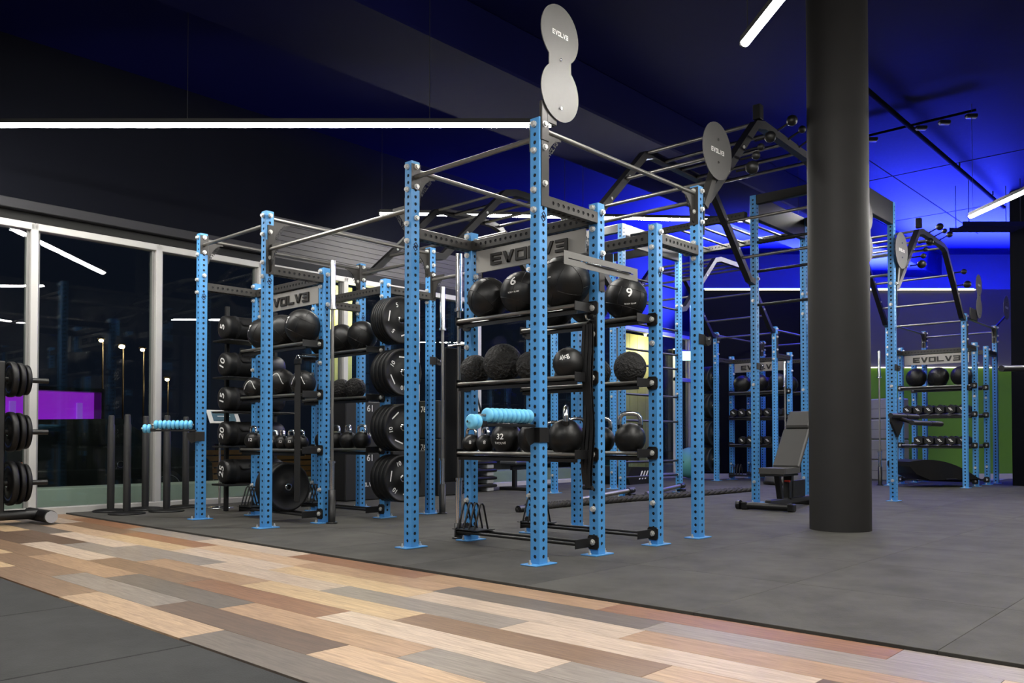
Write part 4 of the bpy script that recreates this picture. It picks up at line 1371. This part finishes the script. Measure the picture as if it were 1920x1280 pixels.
# flat bench, low counter and dark sled beyond the nearest rig
fb = thing('flat_bench', 'black flat bench seen low between the shelves of the nearest rig', 'bench', (5.15, 5.05, 0), .15)
part(fb, 'pad', MB().bevbox((0, -.15, .38), (1.1, .15, .44), .02), mat('slate_vinyl', (.035, .038, .045), .5, noise=.05))
part(fb, 'spine', MB().bevbox((.1, -.03, .30), (1.0, .03, .37), .005), BLACK)
for x in (.15, .92):
    part(fb, 'leg', MB().bevbox((x, -.03, .05), (x + .06, .03, .32), .005), BLACK)
    part(fb, 'foot', MB().bevbox((x, -.26, 0), (x + .06, .26, .05), .01), BLACK)
sl = thing('push_sled', 'black push sled with white slashes on the floor by the ladder tower', 'sled', (8.15, 5.0, 0), .1)
part(sl, 'skid_plate', MB().prism([(-.5, 0), (.5, 0), (.62, .14), (.5, .26), (-.45, .30), (-.58, .14)], -.3, .3, 'y'), BLACK)
for y in (-.24, .24):
    part(sl, 'push_post', MB().cyl((.38, y, .2), (.38, y, .95), .022, 10), BLACK)
part(sl, 'printed_slashes', MB().prism([(-.2, .08), (-.16, .08), (-.06, .22), (-.10, .22)], -.302, -.3005, 'y').prism([(-.1, .08), (-.06, .08), (.04, .22), (0, .22)], -.302, -.3005, 'y').prism([(0, .08), (.04, .08), (.14, .22), (.10, .22)], -.302, -.3005, 'y'), WHITE, kind='stuff')

# ------------------------------------------------------------------ floor kit in the middle
def rope(pts, r, label):
    t = thing('battle_rope', label, 'rope', pts[0], 0, 'battle ropes')
    p0 = Vector(pts[0])
    fine = []
    P_ = [Vector(p) - p0 for p in pts]
    for i in range(len(P_) - 1):
        for k in range(24):
            fine.append(P_[i].lerp(P_[i + 1], k / 24))
    fine.append(P_[-1])
    for s_ in range(3):
        path = []
        for i, p in enumerate(fine):
            d = (fine[min(i + 1, len(fine) - 1)] - fine[max(i - 1, 0)]).normalized()
            a = d.cross(Vector((0, 0, 1))).normalized()
            b = a.cross(d)
            an = i * 1.1 + s_ * 2 * PI / 3
            path.append(p + a * math.cos(an) * r * .5 + b * math.sin(an) * r * .5)
        part(t, 'strand', MB().tube(path, r * .62, 7), mat('rope_fibre', (.016, .014, .012), .85, noise=.4, nscale=60, bump=.5, bscale=120))
    part(t, 'end_sleeve', MB().cyl(fine[0], fine[3], r * 1.25, 12), PLASTIC)
    return t


rope([(2.62, 2.55, .03), (3.4, 2.62, .03), (4.4, 2.55, .03), (5.6, 2.45, .03), (7.4, 2.38, .03)], .031, 'thick black battle rope lying across the floor behind the nearest rig')
rope([(2.95, 2.72, .03), (3.6, 2.76, .03), (4.6, 2.70, .03), (5.9, 2.60, .03), (7.4, 2.52, .03)], .031, 'second battle rope lying just beyond the first, with its end nearer the window')
for x0, y0, x1, y1, lab in ((4.15, 2.95, 5.22, 2.97, 'landmine bar lying on the floor left of the ladder tower'), (5.6, 2.96, 6.62, 3.06, 'landmine bar lying on the floor right of the ladder tower')):
    t = thing('landmine_bar', lab, 'landmine bar', (x0, y0, 0), 0, 'landmine bars')
    d = Vector((x1 - x0, y1 - y0, 0))
    a, b = Vector((0, 0, .03)), Vector((d.x, d.y, .09))
    part(t, 'tube', MB().cyl(a, b, .028, 12), BARSTEEL)
    part(t, 'pivot', MB().cyl(b - (b - a).normalized() * .02, b + (b - a).normalized() * .10, .04, 12), BLACK)
    part(t, 'foot', MB().bevbox((b.x - .02, b.y - .05, 0), (b.x + .08, b.y + .05, .05), .006), BLACK)
    part(t, 'pin', MB().cyl((b.x + .03, b.y - .06, .10), (b.x + .03, b.y + .06, .10), .012, 8), CHROME)

# adjustable bench by the column
bn = thing('adjustable_bench', 'grey padded adjustable incline bench on a black frame left of the round column', 'bench', (4.55, .74, 0), math.radians(2))
part(bn, 'front_foot', MB().cyl((0, -.25, .045), (0, .25, .045), .040, 14), BLACK)
part(bn, 'foot_cap', MB().bevbox((-.045, -.29, .0), (.045, -.22, .085), .012), PLASTIC)
part(bn, 'foot_cap', MB().bevbox((-.045, .22, .0), (.045, .29, .085), .012), PLASTIC)
part(bn, 'main_spine', MB().bevbox((0, -.035, .05), (1.18, .035, .11), .008), mat('dark_frame', (.02, .02, .021), .4, noise=.1))
part(bn, 'rear_foot', MB().bevbox((1.08, -.20, 0), (1.16, .20, .06), .012), BLACK)
part(bn, 'support_post', MB().bevbox((-.03, -.03, 0), (.03, .03, .32), .006).xf(Matrix.Translation((.33, 0, .09)) @ Matrix.Rotation(-.3, 4, 'Y')), BLACK)
part(bn, 'support_post', MB().bevbox((-.025, -.05, 0), (.025, .05, .30), .006).xf(Matrix.Translation((.52, 0, .09)) @ Matrix.Rotation(.1, 4, 'Y')), BLACK)
part(bn, 'brace', MB().bevbox((-.014, -.02, 0), (.014, .02, .72), .004).xf(Matrix.Translation((.86, .09, .10)) @ Matrix.Rotation(-.03, 4, 'Y')), BARSTEEL)
sq = [(-.15, 0), (-.13, -.14), (-.10, -.15), (.28, -.15), (.28, .15), (-.10, .15), (-.13, .14)]
part(bn, 'seat_pad', MB().prism(sq, .385, .445, 'z').xf(Matrix.Translation((.22, 0, 0))), TREAD)
part(bn, 'seat_base', MB().bevbox((.08, -.13, .36), (.50, .13, .385), .006), BLACK)
M_ = Matrix.Translation((.50, 0, .42)) @ Matrix.Rotation(-math.radians(53), 4, 'Y')
part(bn, 'back_pad', MB().bevbox((.0, -.15, .0), (.53, .15, .06), .015).xf(M_), TREAD)
part(bn, 'back_board', MB().bevbox((.02, -.12, -.02), (.78, .12, .0), .004).xf(M_), BLACK)
part(bn, 'head_pad', MB().bevbox((.545, -.14, .0), (.78, .14, .07), .02).xf(M_), TREAD)
part(bn, 'ladder_arc', MB().bevbox((.45, -.05, .11), (.9, -.03, .30), .004), BLACK)
part(bn, 'wheel', MB().cyl((-.02, .30, .05), (-.02, .34, .05), .05, 18), PLASTIC)
part(bn, 'pop_pin', MB().cyl((.34, -.04, .30), (.34, -.10, .30), .012, 10), mat('red_knob', (.4, .03, .02), .4, noise=.05))

# dip handles on the tower by the column
dp = thing('dip_handles', 'pair of black dip handles reaching right from the tower beside the column', 'rack attachment', (6.86, .20, 0))
part(dp, 'clamp', MB().bevbox((-.012, -.012, .78), (.088, -.001, .98), .003).bevbox((.076, -.012, .78), (.088, .08, .98), .003), BLACK, kind='stuff')
part(dp, 'bracket', MB().prism([(-.25, 1.02), (.15, 1.02), (.15, .93), (.02, .80), (-.06, .80), (-.25, .96)], -.04, -.014, 'y'), BLACK)
for y, z, x1 in ((-.06, 1.035, .62), (-.22, .95, 1.05)):
    part(dp, 'handle_bar', MB().cyl((-.35 if y > -.1 else -.1, y, z), (x1, y, z), .030, 14), BLACK)
    part(dp, 'rubber_grip', MB().cyl((x1 - .45, y, z), (x1 + .005, y, z), .034, 14), RUBBER)
part(dp, 'cross_tube', MB().cyl((0, -.06, 1.0), (0, -.22, .95), .025, 10), BLACK)
rb = thing('squat_bar_arm', 'thick black bar jutting in front of the square pillar at right edge', 'rack attachment', (9.3, -.62, 0))
part(rb, 'bar', MB().cyl((-.95, 0, 1.66), (.75, -.25, 1.76), .040, 14), BLACK)
part(rb, 'stand', MB().bevbox((.55, -.27, 0), (.63, -.19, 1.72), .005), BLACK)
part(rb, 'weight_stack', MB().bevbox((.40, -.42, .70), (.90, -.08, 1.60), .01), PLASTIC)


# ------------------------------------------------------------------ far rigs' kit
def dumbbell(x, y, z, label, L=.30, r=.076, rz=0.0, group='dumbbells on the far racks'):
    t = thing('dumbbell', label, 'dumbbell', (x, y, z), rz, group)
    hex_ = [(r * math.cos(PI / 6 + PI / 3 * k), r * math.sin(PI / 6 + PI / 3 * k)) for k in range(6)]
    link('head', cached(('dh', r), lambda: MB().prism(hex_, -.05, .05, 'x').mesh('head', RUBBER)), t, (-L / 2 + .03, 0, r * .87))
    link('head', MESH[('dh', r)], t, (L / 2 - .03, 0, r * .87))
    link('handle', cached(('dhh', L), lambda: MB().cyl((-L / 2 + .07, 0, 0), (L / 2 - .07, 0, 0), .016, 10).mesh('handle', CHROME)), t, (0, 0, r * .87))
    link('printed_slash', cached('dps', lambda: MB().prism([(-.03, -.02), (-.018, -.02), (.02, .025), (.008, .025)], 0, .001, 'x').prism([(-.01, -.02), (.002, -.02), (.04, .025), (.028, .025)], 0, .001, 'x').mesh('printed_slash', WHITE)), t, (-L / 2 - .0215, 0, r * .87), kind='stuff')
    return t


for (bx, by, who) in ((10.45, .31, 'right rig'), (9.9, 3.15, 'back rig')):
    for k, y in enumerate((.88, .54, .20)):
        wall_ball(bx + XB, by + y, 1.61, .158, '%s stitched ball on the front top shelf of the far %s' % (['left', 'middle', 'right'][k], who), tilt=y, group='balls on the far racks')
    for k, y in enumerate((.75, .30)):
        wall_ball(bx + XC, by + y, 1.61, .158, '%s stitched ball on the rear top shelf of the far %s' % (['left', 'right'][k], who), tilt=y, group='balls on the far racks')
    for k in range(6):
        dumbbell(bx + XB, by + .15 + k * .165, 1.1675, '%s dumbbell from the right on the upper rack of the far %s' % (ORD[k], who))
    for k in range(5):
        dumbbell(bx + XB, by + .15 + k * .165, .6675, '%s dumbbell from the right on the lower rack of the far %s' % (ORD[k], who))
wg = thing('sit_up_wedge', 'big black curved sit-up wedge standing on the low rack of the right rig', 'exercise pad', (10.62, .85, 0))
pf = [(-.62, .30)]
for k in range(13):
    a = k / 12
    pf.append((-.62 + 1.25 * a, .34 + .13 * math.sin(a * 2.3 + .35) - .36 * a * a))
pf += [(.63, .06), (-.25, .045), (-.50, .16)]
wb = MB().prism(pf, -.28, .28, 'y')
part(wg, 'pad', wb.xf(Matrix.Translation((0, 0, .075)) @ Matrix.Rotation(-.65, 4, 'Z') @ Matrix.Scale(.85, 4, (0, 0, 1))), LEATHER)
part(wg, 'foot_bar', MB().cyl((-.25, -.25, .13), (.3, -.45, .13), .012, 8), BLACK)
# plates pegged on the back rig
for side, xx in ((0, -.001), (1, UD + .0375)):
    for zi, z in enumerate((1.86, 1.36, .86, .38)):
        part(bay_back, 'plate_peg', MB().cyl((UC + .0375 if side else .0375, 0 if side else 1.2, z), (UC + .0375 if side else .0375, -.3 if side else 1.5, z), .0245, 12), BLACK)
        for k in range(2):
            yy = 3.15 - .05 - k * .09 if side else 3.15 + 1.26 + k * .09
            bumper(9.9 + (UC + .0375 if side else .0375), yy, z, .225, .08, '%s plate on the %s peg, %s side of the far back rig' % (['inner', 'outer'][k], ['top', 'second', 'third', 'lowest'][zi], ['left', 'right'][side]), '10', text=(side == 1 and k == 1), group='plates pegged on the back rig')
# stacked grey soft mats
for k in range(4):
    g = thing('foam_block', '%s grey vinyl foam block from the floor, stacked behind the tower right of the column' % ORD[k], 'foam block', (11.9, 1.98, k * .375), -.5, 'stacked grey foam blocks')
    part(g, 'cover', MB().bevbox((0, 0, .002), (.5, 1.5, .37), .02), mat('block_vinyl', (.19, .19, .195), .45, noise=.06, nscale=5))
    part(g, 'seam', MB().box((-.001, .02, .18), (.0, 1.48, .186)), DARKP)
for k, (x, y, lab) in enumerate(((11.6, 5.2, 'teal round stability pad leaning by the back rig'),)):
    q = thing('stability_ball', 'teal exercise ball behind the pegged plates of the far back rig', 'ball', (10.45, 5.15, 0))
    part(q, 'skin', MB().sphere((0, 0, .30), .30, 28), CYAN)
    part(q, 'plug', MB().cyl((-.295, -.02, .32), (-.302, -.02, .32), .012, 8), PLASTIC)
bb = thing('half_ball_trainer', 'dark half-dome balance trainer on the floor left of the bench', 'exercise pad', (9.55, 2.85, 0))
part(bb, 'dome', MB().lathe([(.33, .06), (.325, .10), (.28, .19), (.18, .25), (.08, .275), (1e-4, .28)], 32), mat('dome_rubber', (.05, .05, .055), .5, noise=.05))
part(bb, 'platform', MB().lathe([(1e-4, 0.0), (.33, 0.0), (.345, .03), (.33, .06)], 32), PLASTIC)

# exit sign and doors at the far end of the facade
ex = thing('exit_sign', 'small glowing green and white exit sign near the far doors', 'sign', (11.2, 5.6, 2.35), ang)
part(ex, 'housing', MB().bevbox((-.16, 0, 0), (.16, .04, .2), .005), FRAME)
part(ex, 'face', MB().box((-.15, -.003, .01), (.15, -.0005, .19)), mat('exit_glow', (.5, .8, .6), .5, emis=((.55, 1, .75), 2.2)))
part(ex, 'pictogram', MB().box((.02, -.005, .03), (.13, -.0035, .17)), mat('exit_green', (.02, .3, .1), .5, emis=((.02, .5, .15), 1.0)))
part(ex, 'bracket', MB().cyl((0, .02, .2), (0, .02, 2.44), .008, 6), BLACK)
dr = struct('door_1', MB().bevbox((11.15, FV - .09, 0.06), (11.27, FV - .02, 2.6), .006).bevbox((12.05, FV - .09, 0.06), (12.17, FV - .02, 2.6), .006).bevbox((11.15, FV - .09, 2.5), (12.17, FV - .02, 2.62), .006).bevbox((11.15, FV - .085, 1.95), (12.17, FV - .025, 2.03), .006), mat('white_door_frame', (.55, .55, .53), .45, noise=.03))
dr['label'] = 'white framed glass door at the far end'
link('door_handle', MB().cyl((11.9, FV - .14, .95), (11.9, FV - .14, 1.35), .014, 10).mesh('door_handle', CHROME), dr)

# ------------------------------------------------------------------ outside the windows
struct('ground_outside', MB().box((-30, FV + .13, -.5), (60, 60, -.35)), mat('asphalt', (.03, .03, .032), .85, noise=.2, nscale=3, bump=.3, bscale=40))['label'] = 'dark street beyond the glass'
ks = link('planter_wall', MB().bevbox((-6, 6.85, -.35), (13, 7.3, .20), .01).mesh('planter_wall', mat('pale_concrete', (.42, .45, .40), .8, noise=.12, nscale=3)), None, (0, 0, 0), (0, 0, 0), 'long pale concrete planter wall outside the windows', 'wall')
for x, y, d in ((3.14, 6.42, .5), (10.75, 6.48, 1.4)):
    lab = 'olive lit boarding outside, seen between the left rig and a white mullion' if x < 5 else 'olive lit boarding outside, seen behind the ladder rungs'
    o = thing('boarding', lab, 'panel', (x, y, 0), 0, 'olive boards outside')
    for k in range(5):
        part(o, 'board', MB().bevbox((-d / 2 + d * k / 5 + .002, 0, -.35), (-d / 2 + d * (k + 1) / 5 - .002, .03, 2.9), .004), YELLOW)
    lp = part(o, 'added_lamp', MB().cyl((0, -.10, 2.92), (0, -.10, 3.0), .05, 14), FRAME)  # lamp added to light the boards, with its bulb and point light
    part(lp, 'added_bulb', MB().sphere((0, -.10, 2.90), .03, 12), mat('added_warm_bulb', (1, .9, .7), .5, emis=((1, .82, .45), 12)))
    PLT = bpy.data.lights.new('added_lamp_glow', 'POINT')
    PLT.energy = 35
    PLT.color = (1, .86, .52)
    PLT.shadow_soft_size = .05
    po = bpy.data.objects.new('added_lamp_glow', PLT)
    COL.objects.link(po)
    po.parent = o
    po.location = (0, -.30, 2.6)
# dark parked car
cr = thing('parked_car', 'dark parked car seen through the window beside the plate tree', 'car', (1.0, 10.6, -.35), math.radians(4))
prof = [(-2.05, .30), (-2.08, .55), (-1.95, .85), (-1.45, .95), (-.85, 1.38), (.55, 1.42), (1.15, 1.02), (1.85, .90), (2.08, .70), (2.10, .32)]
part(cr, 'body', MB().prism(prof, -.82, .82, 'y'), mat('car_paint', (.008, .010, .012), .2, noise=.05, coat=.6))
part(cr, 'side_window', MB().prism([(-1.2, .98), (-.78, 1.30), (.50, 1.34), (.98, 1.02)], -.835, -.822, 'y'), mat('car_glass', (.01, .012, .014), .08, noise=.02))
part(cr, 'badge', MB().tube([(.52 + .05 * math.cos(2 * PI * k / 16), -.84, .72 + .05 * math.sin(2 * PI * k / 16)) for k in range(16)], .006, 6, closed=True), CHROME)
part(cr, 'tail_light', MB().bevbox((-1.45, -.84, .70), (-.75, -.822, .78), .004), mat('tail_glow', (.4, .05, .02), .4, emis=((1, .18, .06), .5)))
for x in (-1.3, 1.3):
    wheel = part(cr, 'wheel', MB().lathe([(.05, -.10), (.29, -.10), (.32, -.07), (.32, .07), (.29, .10), (.05, .10)], 28, (x, -.72, .32), axis='y'), RUBBER)
    part(wheel, 'rim', MB().lathe([(1e-4, -.09), (.20, -.09), (.22, -.105)], 20, (x, -.72, .32), axis='y'), GREYM)
# purple lit shop window across the street
ps = thing('purple_lit_window', 'wide shop window glowing purple across the street, left', 'shop window', (1.2, 20, 0))
part(ps, 'frame', MB().box((-.1, -.1, .80), (4.1, .5, .93)).box((-.1, -.1, 2.0), (4.1, .5, 2.1)).box((4.02, -.1, .9), (4.1, .5, 2.05)), PLASTIC, kind='stuff')
part(ps, 'lit_back_panel', MB().box((0, .4, .93), (4.02, .45, 2.0)), mat('purple_backlight', (.2, .02, .4), .5, emis=((.34, .02, .62), .85)))
part(ps, 'light_trough', MB().bevbox((0, .15, .93), (4.0, .30, 1.0), .01), mat('violet_tube', (.3, .05, .6), .5, emis=((.5, .08, 1.0), 2.2)))
for x in (1.95, 3.55):
    part(ps, 'pillar', MB().bevbox((x, .28, 1.0), (x + .14, .38, 1.72), .01), mat('glowing_pillar_paint', (.5, .4, .6), .5, emis=((.42, .12, .9), .6)))  # violet light on the pillars is put in as emission
part(ps, 'pane', MB().box((0, 0, .93), (4.02, .01, 2.0)), GL)
# timber fence and street lamps
fn = thing('timber_fence', 'low warm timber fence across the street', 'fence', (3.6, 13.5, -.35))
for k in range(6):
    part(fn, 'slat', MB().bevbox((0, 0, .12 + k * .13), (4.6, .03, .22 + k * .13), .004), mat('warm_timber', (.30, .13, .04), .7, noise=.3, nscale=9))
for x in (0.05, 1.5, 3.0, 4.5):
    part(fn, 'fence_post', MB().bevbox((x, .03, 0), (x + .07, .10, 1.0), .004), PLASTIC)
AMB = mat('sodium_lamp', (1, .8, .5), .5, emis=((1, .62, .25), 55))
for x, z, lab in ((9.18, 4.5, 'leftmost glowing street lamp beyond the window'), (9.95, 4.33, 'brightest street lamp, second from left beyond the window'), (10.75, 4.27, 'glowing street lamp just left of the second white mullion'), (11.75, 3.15, 'low glowing street lamp right of the second white mullion')):
    sl = thing('street_lamp', lab, 'street lamp', (x, 30, -.35), 0, 'street lamps')
    part(sl, 'mast', MB().cyl((0, 0, 0), (0, 0, z + .28), .035, 10, r1=.025), BLACK)
    part(sl, 'arm', MB().cyl((0, 0, z + .28), (-.15, -.2, z + .40), .03, 8), BARSTEEL)
    part(sl, 'lamp', MB().sphere((-.16, -.25, z + .35), .085 if x != 9.95 else .11, 14, sz=.7), AMB)
    part(sl, 'lamp_hood', MB().lathe([(1e-4, .14), (.10, .12), (.14, .06)], 16, (-.16, -.25, z + .35)), BLACK)
    PLT = bpy.data.lights.new('street_lamp_glow', 'POINT')
    PLT.energy = 120
    PLT.color = (1, .62, .28)
    PLT.shadow_soft_size = .1
    po = bpy.data.objects.new('street_lamp_glow', PLT)
    COL.objects.link(po)
    po.parent = sl
    po.location = (-.16, -.4, z + .1)
